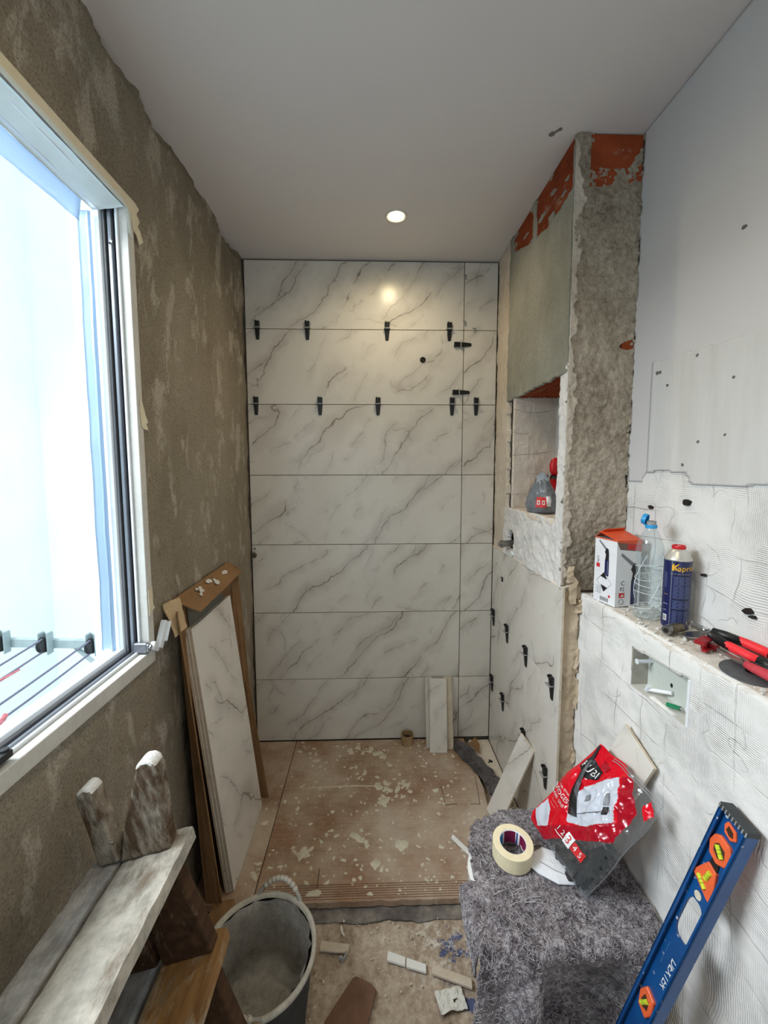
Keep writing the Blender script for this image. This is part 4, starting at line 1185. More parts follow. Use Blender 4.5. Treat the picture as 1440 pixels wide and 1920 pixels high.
# ------------------------------------------------------------------ mortar bucket
def bucket():
    c = Vector((-.328, 1.060, 0)); R0, R1, H = .122, .156, .282
    t = thing('mortar_bucket', 'grey rubber builders bucket lined with dried mortar beside the ladder', 'bucket', c+Vector((0, 0, .006)))
    n = 56
    def wall(r, z, a): return (r*cos(a), r*sin(a), z)
    out = [(R0*.92, 0), (R0, .006), (R0+.004, .02)]+[(R0+(R1-R0)*k/8, H*k/8) for k in range(1, 8)]+[(R1-.001, H-.018)]
    m = MB(); m.lathe(out, n, cap=False); m.lathe([(.001, .0), (R0*.92, .0)], n, cap=False); m.build('shell', RUBBER, t, smooth=True)
    m = MB(); m.lathe([(R1-.001, H-.018), (R1+.006, H-.014), (R1+.007, H-.003), (R1+.002, H), (R1-.004, H-.002), (R1-.007, H-.012)], n, cap=False)
    for v in m.v:
        d = noise.noise(v*40)*.0012; v.z += d
    m.build('rim', RIM_M, t, smooth=True)
    rings = []
    prof = [(R1-.007, H-.012)]+[(R0+(R1-R0)*k/10-.006, H*k/10) for k in range(9, 2, -1)]
    for r, z in prof:
        ring = []
        for k in range(n):
            a = 2*pi*k/n; p = Vector((cos(a)*2, sin(a)*2, z*9)); d = .012*abs(fr(p*1.0, 1.6))+.007*fr(p, 5)
            ring.append(wall(r-max(-.003, d), z, a))
        rings.append(ring)
    rb = R0+(R1-R0)*.25
    for q in range(1, 8):
        rr_ = rb*(1-q/8); ring = []
        for k in range(n):
            a = 2*pi*k/n; x, y = rr_*cos(a), rr_*sin(a)
            z = .075+.018*noise.noise(Vector((x*14, y*14, 2)))+.008*noise.noise(Vector((x*40, y*40, 4)))+.030*max(0, -y-.02)/.1
            ring.append((x, y, z))
        rings.append(ring)
    m = MB(); m.loft(rings, cap=False); m.f.append(tuple(range((len(rings)-1)*n, len(rings)*n))); m.mi.append(0)
    m.build('mortar_lining', BUCKET_M, t, smooth=True)
    # twisted rope-like handle at the far edge
    for sgn, nm_ in ((1, 'handle'), (-1, 'handle')):
        m = MB(); pts = []
        a0 = radians(80) if sgn > 0 else radians(260)
        for k in range(25):
            f = k/24; a = a0+radians(26)*(.5-f)*2
            rr_ = R1+.004+.012*sin(pi*f); z = H-.006+.040*sin(pi*f)**.75
            pts.append((rr_*cos(a), rr_*sin(a), z))
        m.tube(pts, [.0075 if (k in (0, 1, 23, 24)) else .0058 for k in range(25)], 10)
        hd = m.build(nm_, BUCKET_M, t, smooth=True)
        m = MB()
        for k in range(4, 21, 2):
            p = Vector(pts[k]); m.M = Matrix.Translation(p)
            m.lathe([(.001, -.0085), (.0070, -.006), (.0098, 0), (.0070, .006), (.001, .0085)], 8, cap=False)
        m.build('grip_bead', RIM_M, hd, smooth=True, kind='stuff')
bucket()

# ------------------------------------------------------------------ small things on the bare floor
def slab(name, pts, z0, z1, mat, lab, cat, bev=.0012, rot=None):
    cx = sum(p[0] for p in pts)/len(pts); cy = sum(p[1] for p in pts)/len(pts)
    m = MB(); m.prism([(x-cx, y-cy) for x, y in pts], 0, z1-z0, 'z')
    o = m.build(name, mat, None, bevel=bev, loc=(cx, cy, z0)); return tag(o, lab, cat)
ZF = .0085
slab('tile_spacer', [(-.186, 1.262), (-.088, 1.250), (-.085, 1.276), (-.184, 1.290)], ZF, ZF+.008, WOODP, 'pale strip offcut with a dark spot on the floor beside the bucket', 'offcut')
slab('tile_spacer', [(.043, 1.226), (.103, 1.208), (.106, 1.232), (.048, 1.252)], ZF, ZF+.009, CERW, 'left half of the snapped white strip on the floor', 'offcut')
slab('tile_spacer', [(.106, 1.206), (.170, 1.188), (.172, 1.210), (.109, 1.231)], ZF, ZF+.009, CERW, 'right half of the snapped white strip on the floor', 'offcut')
slab('tile_spacer', [(.186, 1.186), (.31, 1.142), (.314, 1.168), (.192, 1.210)], ZF, ZF+.009, WOODP, 'brown backed strip offcut on the floor next to the felt', 'offcut')
slab('brown_float', [(-.15, 1.075), (-.125, 1.06), (-.02, 1.065), (.008, 1.148), (-.012, 1.166), (-.058, 1.185), (-.068, 1.180)], ZF, ZF+.011, SPONGE, 'flat brown rubber piece on the floor in front of the bucket', 'rubber float', .003)
def scrap():
    rr = random.Random(4); vs = []; n = 9
    o = layer('paper_scrap', (.20, 1.085, .012), (.085, .012, 0), (-.01, .055, 0), 14, 12, lambda p: .010*abs(fr(p, 16))+.003*fr(p, 50), PAPER,
              lambda p: noise.noise(p*32) > -.35, .001, None, False)
    tag(o, 'crumpled white paper scrap on the floor at the foot of the felt', 'paper')
scrap()
m = MB(); m.tube([(0, 0, .005), (.015, -.004, .006), (.022, .004, .008), (.024, .016, .006)], .0045, 7); m.box((.006, 0, .006), (.014, .008, .008), (0, 0, .3))
tag(m.build('clip_piece', CLIPG, loc=(-.118, 1.238, ZF)), 'small bent grey clip piece on the floor by the pale strip', 'clip')
m = MB(); m.tube([(0, 0, .005), (.006, -.02, .005), (.014, -.032, .006)], .004, 6)
tag(m.build('clip_piece', CREAM, loc=(-.118, 1.335, ZF)), 'small cream crumb stick on the floor under the membrane', 'clip')
slab('white_stick', [(.338, 1.642), (.350, 1.658), (.412, 1.572), (.400, 1.556)], ZP+.003, ZP+.015, CERW, 'short white stick on the board beside the covered toilet', 'stick', .003)
m = MB(); rr = random.Random(14)
for k in range(420):
    x, y = rr.uniform(-.2, .40), rr.uniform(.8, 1.36); s = .0008+.003*rr.random()**3
    m.box((x, y, .0065+s*.5), (s*2, s*1.5, s), (rr.uniform(-.5, .5), rr.uniform(-.5, .5), rr.uniform(0, 3)))
fl = bpy.data.objects['floor']
m.build('floor_crumb', SPLAT, fl, kind='stuff')
# ------------------------------------------------------------------ toilet under recycled felt
def toilet():
    t = thing('toilet', 'white wall hung toilet bowl peeking out under the grey felt', 'toilet', (XF-.012, 1.128, .12))
    L = t.location; rings = []
    # outline from the wall (x = XF) towards the room; half width 0.185
    def outline(sc, drop):
        pts = []
        n = 40
        for k in range(n):
            a = -pi/2-pi*k/(n-1)
            pts.append((.475+ .185*cos(a)*sc*1.0 if False else 0, 0))
        pts = []
        for k in range(31):
            a = pi/2+pi*k/30
            pts.append((.490+.200*cos(a)*sc, 1.128+.148*sin(a)*sc))
        pts += [(XF-.014, 1.128-.148*sc), (XF-.014, 1.128+.148*sc)]
        return [(x, y, drop) for x, y in pts]
    for sc, z in ((.45, .125), (.60, .14), (.74, .19), (.86, .26), (.95, .33), (1.0, .395), (1.0, .405), (.97, .412)):
        rings.append([Vector(p)-L for p in outline(sc, z)])
    m = MB(); m.loft(rings); m.build('bowl', CERW, t, smooth=True)
    rings = [[Vector(p)-L for p in outline(s, z)] for s, z in ((.985, .413), (1.015, .418), (1.015, .432), (.99, .439), (.9, .441))]
    m = MB(); m.loft(rings); m.build('seat_lid', CERW, t, smooth=True)
toilet()
def felt():
    x0, x1, y0, y1, zt = .285, .762, .925, 1.352, .452
    t = thing('felt_blanket', 'grey recycled felt mat draped over the toilet', 'felt mat', (.52, 1.13, 0.0))
    L = t.location
    nx, ny = 110, 150
    ex, ey = .20, .43           # hanging lengths on the left side and the front
    def P(s, w):
        # s in [0,1] from the left hem to the wall, w in [0,1] from the front hem to the back edge
        a = -ex+s*(ex+x1-x0); b = -ey+w*(ey+y1-y0)
        dx = max(0, -a); dy = max(0, -b)
        bulge = .0
        x = x0+max(a, 0); y = y0+max(b, 0)
        r = .035
        def drop(d):   # rounded shoulder
            if d <= 0: return 0, 0
            q = min(d/(r*pi/2), 1)*pi/2
            return r*sin(q), r*(1-cos(q))+max(0, d-r*pi/2)
        ox, zx = drop(dx); oy, zy = drop(dy)
        # round the plan at the left like the bowl
        z = zt-max(zx, zy)-.25*min(zx, zy)
        x -= ox; y -= oy
        k = max(0, 1-(x-x0)/.19)
        cy = 1.135
        if y > cy: y = cy+(y-cy)*(1-.25*k*k)
        if y > cy: x += .10*max(0, (y-cy)/.22)**2*max(0, 1-max(a, 0)/.2)
        hang = min(1, max(zx, zy)/.12)
        if dy > 0:
            y += hang*(-.045*math.exp(-((x-.375)/.035)**2) + (.046+.034*min(1, max(0, zy-.05)/.2))*(1/(1+math.exp(-(x-.425)/.008)))*(1/(1+math.exp((x-.655)/.012))) - .012*math.exp(-((x-.66)/.05)**2)+.02*math.exp(-((x-.73)/.03)**2))
            y += -.02*hang*noise.noise(Vector((x*7, z*4, 2)))
            x += .10*max(0, zy-.05)*(-.25 if x < .4 else (.35 if x > .65 else 0))
        if dx > 0: x += -.012*hang*noise.noise(Vector((5, y*9, z*4)))
        p = Vector((x, y, max(z, .012+.01*noise.noise(Vector((x*12, y*12, 0)))**2)))
        top = 1-hang
        if top > .5: p.z += .006*noise.noise(Vector((x*9, y*9, 1)))-.012*max(0, (y-1.22)/.13)
        e = Vector((noise.noise(p*26), noise.noise(p*26+Vector((9, 0, 0))), noise.noise(p*26+Vector((0, 9, 0)))))*.006
        e += Vector((noise.noise(p*70), noise.noise(p*70+Vector((9, 0, 0))), noise.noise(p*70+Vector((0, 9, 0)))))*.0035
        q = p+e; q.x = min(q.x, XF-.008); q.z = max(q.z, .009)
        return q
    G = [[P(i/nx, j/ny) for i in range(nx+1)] for j in range(ny+1)]
    def keep(i, j):
        s, w = (i+.5)/nx, (j+.5)/ny
        a = -ex+s*(ex+x1-x0); b = -ey+w*(ey+y1-y0)
        hem = -.10-.05*noise.noise(Vector((w*9, 1, 0)))-.02*noise.noise(Vector((w*40, 4, 0)))
        if b < -.02: hem = -.03-.03*noise.noise(Vector((w*9, 1, 0)))+min(0, b)*.05
        if b > .16: hem = .012+.012*noise.noise(Vector((w*30, 1, 0)))
        if a < hem: return False
        if b > y1-y0-.012+.012*noise.noise(Vector((s*30, 3, 0))): return False
        # right front corner slides off the bowl
        if b < .0 and a > (x1-x0)-.045+.02*noise.noise(Vector((w*20, 5, 0)))-.05*min(1, -b/.2)*0: return False
        return True
    vs = [v-L for row in G for v in row]; fs = []
    for j in range(ny):
        for i in range(nx):
            if keep(i, j):
                k = j*(nx+1)+i; fs.append((k, k+1, k+nx+2, k+nx+1))
    used = sorted({q for f in fs for q in f}); rm = {q: c for c, q in enumerate(used)}
    o = mk('mat', [vs[q] for q in used], [tuple(rm[q] for q in f) for f in fs], FELT, t, smooth=True)
    md = o.modifiers.new('s', 'SOLIDIFY'); md.thickness = .006; md.offset = -1
    rr = random.Random(11)
    for name, mat, num, ln, rad in (('pale_fibre', FIBRE_L, 9000, .013, .00026), ('dark_fibre', FIBRE_D, 6500, .013, .00034)):
        V = []; F = []
        for k in range(num):
            f = fs[rr.randrange(len(fs))]
            p = sum((vs[q] for q in f), Vector())/4
            a_, b_, c_ = vs[f[0]], vs[f[1]], vs[f[3]]
            n = (b_-a_).cross(c_-a_).normalized()
            if n.z < -.1 or (n.y > .2): n = -n
            d = Vector((rr.gauss(0, 1), rr.gauss(0, 1), rr.gauss(0, 1))); d = (d-n*d.dot(n)).normalized()
            l = ln*rr.uniform(.4, 1.5); bend = n.cross(d)*rr.uniform(-.6, .6)*l
            pts = [p+n*.0005-d*l*.5, p+n*rr.uniform(.001, .005)+bend*.6, p+n*rr.uniform(.0, .004)+d*l*.5]
            base = len(V); s1 = n.cross(d).normalized()*rad*rr.uniform(.7, 1.5); s2 = n*rad
            for q in pts:
                x_ = q+L
                if x_.x > XF-.003: q = Vector((XF-.003-L.x, q.y, q.z))
                V += [q-s1, q+s1, q+s2]
            for g in range(2):
                b0 = base+g*3
                F += [(b0, b0+1, b0+4, b0+3), (b0+1, b0+2, b0+5, b0+4), (b0+2, b0, b0+3, b0+5)]
        mk(name, V, F, mat, t, kind='stuff')
    # loose straw-like threads
    m = MB()
    for (x, y, sc) in ((.44, 1.01, 1), (.40, 1.03, .8), (.36, 1.08, .7), (.33, 1.13, .6)):
        for q in range(5):
            d = rr.uniform(0, pi); l = .022*sc*rr.uniform(.6, 1.3)
            p = Vector((x+rr.gauss(0, .012), y+rr.gauss(0, .012), zt+.007))-L
            m.tube([p-Vector((cos(d)*l, sin(d)*l, 0)), p+Vector((0, 0, .004)), p+Vector((cos(d)*l, sin(d)*l, 0))], 0.0006, 4)
    m.build('thread', FIBRE_L, t, kind='stuff')
felt()

# masking tape roll
def tape_roll():
    t = thing('tape_roll', 'cream masking tape roll lying on the grey felt', 'tape roll', (.428, 1.150, .4605), (radians(4), radians(-2), .4))
    R, r, h = .060, .0385, .049
    m = MB(); m.lathe([(r+.0015, 0), (R-.001, 0), (R, .001), (R, h-.001), (R-.001, h), (r+.0015, h)], 64, cap=False); m.build('tape', TAPEROLL, t, smooth=False)
    m = MB(); m.lathe([(r+.0015, h-.0004), (r, h-.0003), (r, .0003), (r+.0015, .0004)], 64, cap=False); m.build('core', CARDW, t, smooth=True)
    cols = [(TAPEGREY, 20, 75), (INKW, 78, 84), (plain('core_print_blue', (46, 78, 148), .5), 85, 92), (TAPEGREY, 96, 150), (INKW, 150, 158), (plain('core_print_sky', (50, 150, 214), .5), 160, 205),
            (TAPEGREY, 205, 255), (plain('core_print_blue', (46, 78, 148), .5), 258, 268), (TAPEGREY, 272, 340)]
    for mat, a0, a1 in cols:
        m = MB(); n = max(3, int((a1-a0)/4)); vs = []
        for k in range(n+1):
            a = radians(a0+(a1-a0)*k/n-60)
            vs += [((r-.0004)*cos(a), (r-.0004)*sin(a), .004), ((r-.0004)*cos(a), (r-.0004)*sin(a), h-.003)]
        m.add(vs, [(2*k, 2*k+1, 2*k+3, 2*k+2) for k in range(n)]); m.build('core_print', mat, t)
tape_roll()
# dust mask
def mask():
    t = thing('dust_mask', 'flat folded white dust mask lying on the felt beside the tape roll', 'dust mask', (.53, 1.10, .462))
    ol = [(.0, .07), (-.055, .045), (-.062, .01), (-.045, -.012), (.0, -.045), (.045, -.048), (.075, -.02), (.065, .035)]
    n = len(ol); rings = []
    for s, z in ((1, 0), (1.0, .003), (.9, .008), (.5, .013), (.06, .015)):
        rings.append([(.005+(x-.005)*s, y*s, z+.001*noise.noise(Vector((x*60, y*60, s)))) for x, y in ol])
    m = MB(); m.loft(rings); m.build('mask_shell', MASKW, t, smooth=False, bevel=0)
    m = MB(); m.tube([(-.045, .04, .004), (-.068, .055, .008), (-.070, .075, .012), (-.05, .085, .008), (-.02, .075, .006)], .0012, 6); m.build('elastic', MASKW, t)
    m = MB(); m.tube([(-.03, .012, .0135), (.0, -.015, .0145), (.03, -.03, .012)], .001, 5); m.build('seam', INKG, t)
mask()
# ------------------------------------------------------------------ bag of wedges
def pip(x, y, poly):
    c = False; n = len(poly)
    for i in range(n):
        x1, y1 = poly[i]; x2, y2 = poly[(i+1) % n]
        if (y1 > y) != (y2 > y) and x < (x2-x1)*(y-y1)/(y2-y1)+x1: c = not c
    return c
def bag():
    Lc, Bc, Tc, Rc = Vector((.527, 1.275, .474)), Vector((.583, 1.000, .472)), Vector((.702, 1.178, .800)), Vector((.733, .925, .818))
    t = thing('wedge_bag', 'red and clear plastic bag of black tile wedges slumped on the felt', 'bag', (.58, 1.13, .47))
    O = t.location
    Nn = (Bc-Lc).cross(Tc-Lc).normalized()
    if Nn.z < 0: Nn = -Nn
    def S(u, v, side=1, lift=0.0):
        # bilinear patch with a pillow bulge, folds and a pinched top
        p = (Lc*(1-u)+Bc*u)*(1-v)+(Tc*(1-u)+Rc*u)*v
        e = (max(0, sin(pi*min(max(u, 0), 1)))**.42)*(max(0, sin(pi*min(max(v, 0), 1)))**.42)
        th = .038*e*(1.1-.72*v)+.012*e*max(0, u-v)
        fold = .013*noise.noise(Vector((u*3.4+v*2, v*2.6, 1)))+.009*noise.noise(Vector((u*9, v*4+u*5, 4)))+.006*(.5-abs(noise.noise(Vector((u*7+v*9, v*6-u*3, 6)))))*2+.002*noise.noise(Vector((u*26, v*24, 2)))-.006
        fold *= min(1, e*1.6)*(.35+.65*min(1, max(0, (v-.28)/.15)))
        # ears of the outline
        out = .034*noise.noise(Vector((u*2.3, v*2.6, 9)))
        p = p+(Bc-Lc).normalized()*out*(u-.5)+(Tc-Lc).normalized()*.022*noise.noise(Vector((u*3.5, 2, 2)))*max(0, v-.4)*1.6-(Tc-Lc).normalized()*.022*max(0, u-.6)*max(0, v-.5)*2
        q = p+Nn*(side*th+fold*(1 if side > 0 else .5)+lift)
        q.x = min(q.x, XF-.004)
        return q
    red = [(-.01, .10), (.08, -.02), (.36, .03), (.56, .24), (.89, .50), (.86, .78), (.60, .95), (.36, 1.02), (.2, 1.02), (-.01, 1.02)]
    dred = [(.30, .0), (.36, .03), (.56, .24), (.89, .50), (.86, .80), (.58, .97), (.50, .92), (.80, .64), (.46, .30), (.30, .16), (.06, .16), (.06, .06)]
    white = [(.25, .55), (.30, .42), (.44, .325), (.60, .42), (.78, .62), (.62, .80), (.48, .90), (.36, .74)]
    label = [(.02, .12), (.16, .04), (.28, .14), (.16, .26), (.04, .30)]
    sticker = [(.86, .86), (.95, .80), (.985, .885), (.90, .945)]
    nu, nv = 110, 150
    vs = []; fs = []; mi = []
    for side in (1, -1):
        b = len(vs)
        vs += [S(i/nu, j/nv, side)-O for j in range(nv+1) for i in range(nu+1)]
        for j in range(nv):
            for i in range(nu):
                u, v = (i+.5)/nu, (j+.5)/nv; k = b+j*(nu+1)+i
                f = (k, k+1, k+nu+2, k+nu+1)
                fs.append(f if side > 0 else f[::-1])
                w = .004*noise.noise(Vector((u*30, v*30, 2)))
                u += w; v += w
                if side < 0: mi.append(0)
                elif pip(u, v, white) or pip(u, v, label): mi.append(3)
                elif pip(u, v, sticker): mi.append(1)
                elif pip(u, v, dred): mi.append(2)
                elif pip(u, v, red): mi.append(1)
                else: mi.append(0)
    mk('bag_film', vs, fs, [BAGCLEAR, BAGRED, BAGDRED, BAGWHITE], t, smooth=True, mi=mi)
    # zip strip along the upper edge
    m = MB()
    for dv in (.965, .985):
        m.tube([S(k/20, dv, 1, .0015)-O for k in range(6, 21)], .0013, 5)
    m.build('zip_strip', CLIPG, t)
    m = MB(); m.tube([S(1.0, k/20)-O for k in range(21)], .0012, 5); m.tube([S(k/20, 0)-O for k in range(21)], .0012, 5)
    m.build('welded_seam', BAGCLEAR, t)
    # hanging loop: dark band twisting down over the logo
    m = MB(); pts = [(.03, .985), (.065, .92), (.10, .843), (.15, .74), (.206, .636), (.25, .57), (.298, .512), (.36, .45), (.43, .40)]
    wd = [.010, .014, .020, .022, .026, .032, .040, .050, .055]
    V = []; F = []
    for (u, v), w in zip(pts, wd):
        V += [S(u-w, v-w*.4, 1, .002)-O, S(u, v, 1, .006)-O, S(u+w, v+w*.4, 1, .002)-O]
    for k in range(len(pts)-1):
        F += [(3*k, 3*k+1, 3*k+4, 3*k+3), (3*k+1, 3*k+2, 3*k+5, 3*k+4)]
    o = mk('hanging_band', V, F, BLACKP, t); md = o.modifiers.new('s', 'SOLIDIFY'); md.thickness = .0015
    # print
    sx, sy = 1/.30, 1/.39
    def put(u0, v0, rot=0, lift=.0022):
        c, s = cos(rot), sin(rot)
        return lambda x, y: S(u0+(x*c-y*s)*sx, v0+(x*s+y*c)*sy, 1, lift)-O
    def patch(name, poly, mat, lift=.0014):
        # flat print, triangulated fan on the surface
        cx = sum(p[0] for p in poly)/len(poly); cy = sum(p[1] for p in poly)/len(poly)
        V = [S(cx, cy, 1, lift)-O]; F = []; N = 0; ring = []
        n = len(poly)
        for k in range(n):
            for q in range(6):
                f = q/6; ring.append((poly[k][0]*(1-f)+poly[(k+1) % n][0]*f, poly[k][1]*(1-f)+poly[(k+1) % n][1]*f))
        R = [ring]; 
        for s in (.66, .33): R.append([(cx+(a-cx)*s, cy+(b-cy)*s) for a, b in ring])
        for r in R: V += [S(a, b, 1, lift)-O for a, b in r]
        m_ = len(ring)
        for l in range(2):
            for k in range(m_):
                k2 = (k+1) % m_; F.append((1+l*m_+k, 1+l*m_+k2, 1+(l+1)*m_+k2, 1+(l+1)*m_+k))
        for k in range(m_): F.append((1+2*m_+k, 1+2*m_+(k+1) % m_, 0))
        return mk(name, V, F, mat, t)
    patch('logo_panel', [(.06, .85), (.13, .865), (.32, .84), (.34, .76), (.22, .70), (.05, .74)], INKB, .0016)
    text('RUBI', .036, INKW, put(.19, .782, 0, .003), t)
    patch('logo_panel', [(.23, .93), (.36, .90), (.35, .85), (.25, .86)], BAGDRED, .0018)
    text('WEDGES', .0235, INKW, put(.135, .445, 0), t)
    text('LEVEL SYSTEM', .0092, INKW, put(.15, .495, 0), t)
    text('CUÑAS · CALES', .0135, INKW, put(.14, .388, 0), t)
    text('— — — —', .010, INKW, put(.15, .345, 0), t); text('— — —', .009, INKW, put(.15, .31, 0), t)
    patch('number_panel', [(.53, .29), (.63, .29), (.63, .185), (.53, .185)], INKW, .0022)
    for ch, u, mat, s in (('1', .425, INKW, .026), ('2', .495, INKW, .026), ('3', .580, INKR, .040), ('4', .675, INKW, .026), ('5', .755, INKW, .026)):
        text(ch, s, mat, put(u, .237, 0, .0030), t)
    patch('number_panel', [(.635, .275), (.80, .275), (.80, .20), (.635, .20)], INKR, .0020)
    patch('number_underline', [(.40, .20), (.525, .20), (.525, .193), (.40, .193)], INKW, .0022)
    text('—', .011, INKR, put(.20, .17, 0), t); text('—', .008, INKG, put(.14, .15, 0), t)
    patch('printed_wedge', [(.52, .74), (.60, .66), (.63, .69), (.55, .77)], INKG, .002); patch('printed_wedge', [(.61, .65), (.66, .60), (.69, .63), (.64, .68)], INKB, .002)
    patch('printed_wedge', [(.38, .60), (.42, .56), (.45, .60), (.41, .64)], INKG, .002)
    patch('printed_line', [(.44, .43), (.70, .69), (.705, .685), (.445, .425)], INKG, .002)
    text('—', .012, INKW, put(.925, .873, .3), t)
    # wedges lying in the bag
    rr = random.Random(19)
    hx, hy = Vector((.149, .178)).normalized(); ux = (Bc-Lc).normalized(); uy = Nn.cross(ux)
    if uy.z < 0: uy = -uy
    q = 0
    spots = []
    for lay in (-.011, .006):
        for row in range(4):
            off = .020+.0275*row+(.012 if lay > 0 else 0)
            cx, cy = .118+off*hy, .016-off*hx
            length = .222-.044*row
            for s in ([length*.5-.051, length*.5+.051] if length > .16 else [length*.5]):
                spots.append((cx+hx*s, cy+hy*s, hx, hy, lay))
    for lay, sh in ((-.009, 0), (.005, .008)):
        spots += [(.185+sh, .026, 1, .10, lay), (.262-sh, .060, .25, 1, lay), (.235+sh, .050, .8, .6, lay*.8)]
    for px, py, dx, dy, lay in spots:
        u, v = px/.30, py/.39
        if v < .028 or u > .966 or u < .3: continue
        wv = copy_tree(WPROTO)
        for ch in list(wv.children):
            if ch.name.startswith('clip'): bpy.data.objects.remove(ch)
        zz = (ux*dx+uy*dy).normalized(); zz = (zz+ux*rr.uniform(-.03, .03)).normalized()
        yy = -Nn; xx = yy.cross(zz).normalized(); yy = zz.cross(xx)
        M_ = Matrix((xx, yy, zz)).transposed().to_4x4()
        M_.translation = S(u, v, 0)+Nn*(lay*(1 if v > .12 and u < .88 else .45))
        wv.matrix_world = M_
        wv['label'] = 'black wedge in the heap at the bottom of the plastic bag'; wv['group'] = 'wedges heaped in the bag'
bag()

# ------------------------------------------------------------------ spirit level leaning on the ledge wall
def level():
    top, foot = Vector((.7635, .752, .936)), Vector((.585, .893, .012))
    up = (top-foot).normalized(); w = Vector((0, -1, 0)); w = (w-up*w.dot(up)).normalized(); n = w.cross(up).normalized()
    if n.x > 0: n = -n
    t = thing('spirit_level', 'blue spirit level with orange vials leaning on the right wall', 'spirit level', foot)
    M_ = Matrix((w, n*-1, up)).transposed().to_4x4()   # local x across the face, local -y out of the face, local z up its length
    if M_.to_3x3().determinant() < 0: w = -w; M_ = Matrix((w, n*-1, up)).transposed().to_4x4()
    M_.translation = foot+n*.016
    t.matrix_world = M_
    sgn = 1 if w.y < 0 else -1
    L = (top-foot).length; hw = .033; d = .014
    # web with a hand slot: outline pieces around the slot and vial windows
    def rounded(cx, cz, rx, rz, k=28, p=4.0):
        return [(cx+rx*abs(cos(a))**(2/p)*(1 if cos(a) >= 0 else -1), cz+rz*abs(sin(a))**(2/p)*(1 if sin(a) >= 0 else -1)) for a in [2*pi*q/k for q in range(k)]]
    zs1 = (L-.345, L-.235)
    m = MB()
    def web(z0, z1): m.bb(-hw+.004, hw-.004, -.0025, .0025, z0, z1)
    web(.015, zs1[0]-.006)
    web(zs1[1]+.006, L-.012)
    k = 32; xo = hw-.004; z0, z1 = zs1[0]-.006, zs1[1]+.006; cz = (z0+z1)/2
    inner = rounded(0, cz, .021, (z1-z0)/2-.006, k, 3.2)
    outer = []
    for a in [2*pi*q/k for q in range(k)]:
        c, s = cos(a), sin(a); f = 1/max(abs(c)/xo, abs(s)/((z1-z0)/2)); outer.append((c*f, cz+s*f))
    for y0 in (-.0025, .0025):
        b = [(x, y0, z) for x, z in inner]+[(x, y0, z) for x, z in outer]
        m.add(b, [((q, (q+1) % k, k+(q+1) % k, k+q) if y0 > 0 else (q, k+q, k+(q+1) % k, (q+1) % k)) for q in range(k)])
    m.add([(x, y, z) for y in (-.0025, .0025) for x, z in inner], [(q, (q+1) % k, k+(q+1) % k, k+q) for q in range(k)])
    m.build('web', LEVELB, t)
    for sx in (-1, 1):
        m = MB(); m.prism([(sx*(hw-.004), -d), (sx*hw, -d), (sx*hw, d), (sx*(hw-.004), d)], .012, L-.012, 'z')
        m.bb(min(sx*hw, sx*(hw-.008)), max(sx*hw, sx*(hw-.008)), -d, -d+.0025, .012, L-.012)
        m.build('flange', LEVELB, t)
    for z0, z1 in ((L-.013, L), (0, .013)):
        m = MB(); m.bb(-hw-.002, hw+.002, -d-.002, d+.002, z0, z1); 
        cap = m.build('end_cap', plain('grey_black_rubber', (52, 55, 58), .6, var=.12), t, bevel=.004, bseg=2)
        m = MB()
        for q in range(9):
            x = -hw+.008*q+.003; m.bb(x-.0012, x+.0012, -d-.0032, -d-.0018, z0+.002, z1-.002)
        m.build('cap_rib', plain('light_cap_rib', (150, 152, 154), .6, var=.1), cap)
    def prismy(poly, name, mat, y0, y1, par=t, bev=.0012):
        m = MB(); m.prism(poly, y0, y1, 'y'); return m.build(name, mat, par, bevel=bev)
    def vial(cx, cz, ang, par, l=.022, r=.0052, y=-.0085):
        m = MB(); m.M = Matrix.Translation((cx, y, cz)) @ Matrix.Rotation(ang, 4, 'Y')
        m.tube([(0, 0, -l/2), (0, 0, l/2)], r, 12); v = m.build('vial', VIAL, par, smooth=False)
        m = MB(); m.M = Matrix.Translation((cx, y, cz)) @ Matrix.Rotation(ang, 4, 'Y')
        m.tube([(0, 0, -.0035), (0, 0, -.0028)], r+.0003, 12); m.tube([(0, 0, .0028), (0, 0, .0035)], r+.0003, 12); m.build('vial_mark', INKB, v)
    # small orange port at the top
    zc = L-.040
    p = prismy([(-.012, zc+.014), (.010, zc+.010), (.017, zc-.006), (.006, zc-.016), (-.010, zc-.012), (-.016, zc+.002)], 'vial_frame', ORANGE, -.006, .004)
    prismy([(-.006, zc+.008), (.006, zc+.004), (.010, zc-.006), (.002, zc-.009), (-.008, zc-.003)], 'vial_window', VIALB, -.0068, -.003, p, 0)
    # hexagonal frame with an angled vial
    zc = L-.092
    p = prismy([(-.012, zc+.029), (.014, zc+.026), (.027, zc+.008), (.022, zc-.018), (.004, zc-.030), (-.017, zc-.024), (-.027, zc+.000), (-.022, zc+.020)], 'vial_frame', ORANGE, -.0095, .006, bev=.002)
    prismy([(-.006, zc+.014), (.010, zc+.010), (.015, zc-.004), (.004, zc-.016), (-.010, zc-.008), (-.013, zc+.004)], 'vial_window', VIALB, -.0105, -.004, p, 0)
    vial(.002, zc, radians(-50), p, .024, .0048, -.0108)
    # triangular bracket with two vials, hung in its recess
    zc = L-.168
    prismy([(-.010, zc+.050), (.008, zc+.050), (.012, zc+.024), (-.012, zc+.024)], 'dark_slot', DARKIN, -.0055, .001, t, .001)
    p = prismy([(-.010, zc+.034), (.013, zc+.030), (.024, zc-.012), (.027, zc-.036), (.017, zc-.036), (-.026, zc-.018), (-.027, zc-.006)], 'vial_frame', ORANGE, -.0095, .004, bev=.0015)
    vial(.002, zc+.010, radians(8), p, .022, .0048, -.0105)
    vial(-.004, zc-.014, radians(-62), p, .026, .0044, -.0105)
    # lower orange port near the bottom of the view
    zc = L-.575
